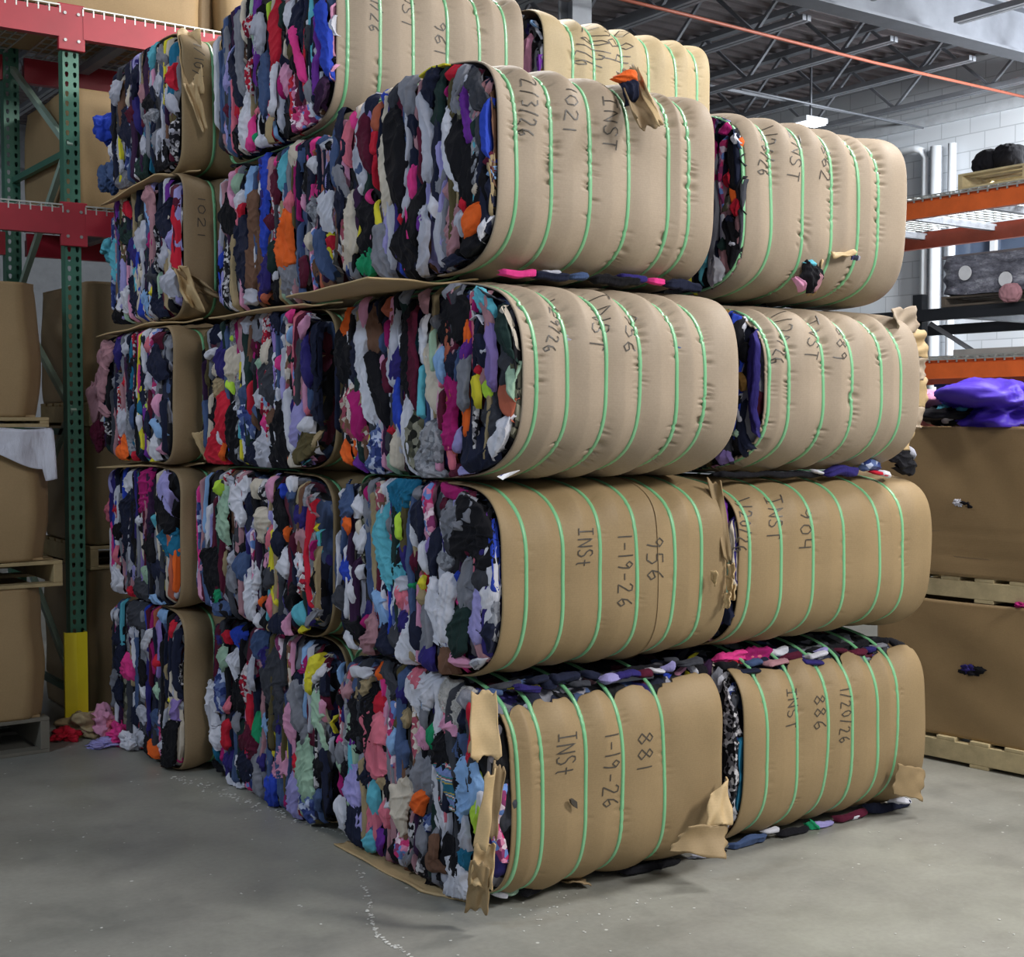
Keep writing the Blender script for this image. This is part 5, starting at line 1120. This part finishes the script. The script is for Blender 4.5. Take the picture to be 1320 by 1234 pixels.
# cloth under the floor bales
for B,L in ((Bs['A1'],[('f',.05,[(645,1150),(672,1146)]),('w',.02,[(640,1156),(655,1158)]),('k',.03,[(672,1150),(700,1146)]),('l',.07,[(898,1108),(915,1114),(934,1106)]),('j',.04,[(925,1100),(938,1110)]),('k',.03,[(800,1124),(880,1112)])]),
            (Bs['R1'],[('j',.035,[(945,1092),(990,1080)]),('w',.018,[(985,1074),(1006,1070)]),('k',.03,[(1005,1078),(1045,1070)]),('e',.04,[(1048,1062),(1056,1074)]),('a',.025,[(1050,1066),(1075,1062)]),('w',.02,[(1098,1054),(1112,1052)]),('b',.025,[(1080,1058),(1120,1046)]),('n',.04,[(1120,1046),(1175,1036)]),('w',.035,[(1150,1034),(1176,1036)])])):
    for (c,wd,p) in L: i+=1; sq(B,c,wd,p,3.80,2000+i)
# white and blue tag under bale dated 1/29/26
tg=empty('printed_tag',tuple(onx(655,611,2.50)),'small white tag with a blue block sticking out between the middle front bales','tag')
a=np.array(XP(641,616,2.47)); b_=np.array(YP(668,607,3.60)); 
tm=MB(); tm.poly([XP(641,614,2.46),XP(657,609,2.52),YP(670,606,3.66),YP(648,618,3.60)],(0,0,-.002)); tm.build('tag_sheet',plain('tag_white','dde0ea',.4),tg)
tm=MB(); tm.poly([tuple(np.array(XP(645,613.2,2.47))+(0,0,.0015)),tuple(np.array(XP(655,610,2.52))+(0,0,.0015)),tuple(np.array(YP(659,610,3.655))+(0,0,.0015)),tuple(np.array(YP(648,615.5,3.61))+(0,0,.0015))],(0,0,-.001)); tm.build('blue_block',plain('tag_blue','2a3a9c',.4),tg)
# slip sheets between layers
def slip(label,c,seed):
    o=flap(None,c,CBX,'slip_sheet',seed,.006,nu=30,nv=20,amp=.004,jag=.001,th=.006); tag(o,label,'cardboard sheet','cardboard slip sheets between bales'); return o
slip('flat cardboard sheet jutting out under bale 1021 above the middle front bale',[(2.62,3.96,2.168),(2.20,3.98,2.158),(2.27,4.74,2.150),(2.62,4.84,2.168)],111)
slip('narrow cardboard sheet jutting out from under the bale with the orange strip',[(2.60,4.90,2.158),(2.45,4.95,2.150),(2.34,5.66,2.135),(2.60,5.95,2.155)],112)
slip('bent cardboard sheet under the top left bale',[(2.50,6.12,2.862),(2.34,6.30,2.85),(2.28,6.90,2.78),(2.50,6.92,2.86)],113)
slip('bent cardboard sheet between the second and third bales at far left',[(2.50,6.12,2.16),(2.32,6.30,2.15),(2.26,6.94,2.11),(2.50,6.92,2.16)],114)
slip('cardboard sheet under the far left bale with the pink garment',[(2.50,6.12,1.474),(2.32,6.50,1.46),(2.25,6.94,1.44),(2.50,6.92,1.47)],115)
slip('cardboard lying on the floor under the front corner bale',[(2.56,3.9,.006),(2.47,4.1,.006),(2.465,4.75,.006),(2.60,4.75,.006)],116)
# ================================================================ loose things on the floor
GF='loose clothes on the floor by the yellow guard'
for (px,py,sx,sy,sz,cd,lab,sd) in ((84,950,.15,.15,.08,'r','small red garment on the floor in front of the yellow guard',1),(108,944,.27,.26,.16,'z','crumpled beige garment on the floor beside the yellow guard',2),
    (133,946,.17,.2,.16,'p','pale pink garment on the floor next to the beige one',3),(147,948,.14,.16,.13,'S','salmon garment on the floor against the far left bale',4),
    (157,956,.15,.16,.14,'h','bright pink garment on the floor at the far left bale corner',5),(170,961,.12,.14,.1,'w','white garment at the foot of the far left bale',6),(136,958,.2,.12,.05,'a','flat lavender garment on the floor in front of the pink ones',7)):
    p=onz(px,py+5,0.0); tag(crumple('garment',(p[0],p[1],sz*.42),(sx,sy,sz),CM[cd][0],sd+60,amp=.45,freq=1.9),lab,'garment',GF)
p=onz(740,1143,0); o=flap(None,[(p[0]-.05,p[1]-.04,.03),(p[0]+.03,p[1]-.06,.01),(p[0]+.06,p[1]+.04,.012),(p[0]-.04,p[1]+.05,.02)],CBD,'cardboard_scrap',120,.01,nu=10,nv=8); tag(o,'small cardboard scrap on the floor in front of bale 881','cardboard scrap')
# lint and plaster dust on the floor
rs=random.Random(5); bmx=bmesh.new()
def speck(x,y,s):
    r=bmesh.ops.create_icosphere(bmx,subdivisions=1,radius=s)
    for v in r['verts']: v.co=Vector((v.co.x*rs.uniform(.8,1.8)+x,v.co.y*rs.uniform(.8,1.5)+y,max(.0005,v.co.z*.3+.002)))
cr=[(378,1046),(440,1076),(462,1120),(472,1150),(478,1175),(480,1195),(490,1210),(512,1222),(530,1234),(560,1250)]
for i in range(len(cr)-1):
    for k in range(16):
        t=rs.random(); q=onz(cr[i][0]+(cr[i+1][0]-cr[i][0])*t+rs.gauss(0,2.2),cr[i][1]+(cr[i+1][1]-cr[i][1])*t+rs.gauss(0,1.5),0); speck(q[0],q[1],rs.uniform(.0015,.006)*(.6 if i<2 else 1))
for k in range(150):
    t=rs.random(); q=onz(225+200*t+rs.gauss(0,8),1000+72*t+rs.gauss(0,3),0); speck(q[0],q[1],rs.uniform(.002,.006))
for k in range(170):
    q=onz(rs.uniform(0,1320),rs.uniform(1000,1234),0); speck(q[0],q[1],rs.uniform(.0015,.0042))
for k in range(40):
    q=onz(rs.gauss(720,60),rs.gauss(1170,15),0); speck(q[0],q[1],rs.uniform(.002,.004))
me=bpy.data.meshes.new('floor_lint'); bmx.to_mesh(me); bmx.free(); o=link('floor_lint',me,plain('lint','d0d0cc',.9)); tag(o,'white lint and dust specks scattered on the concrete floor','lint',kind='stuff')
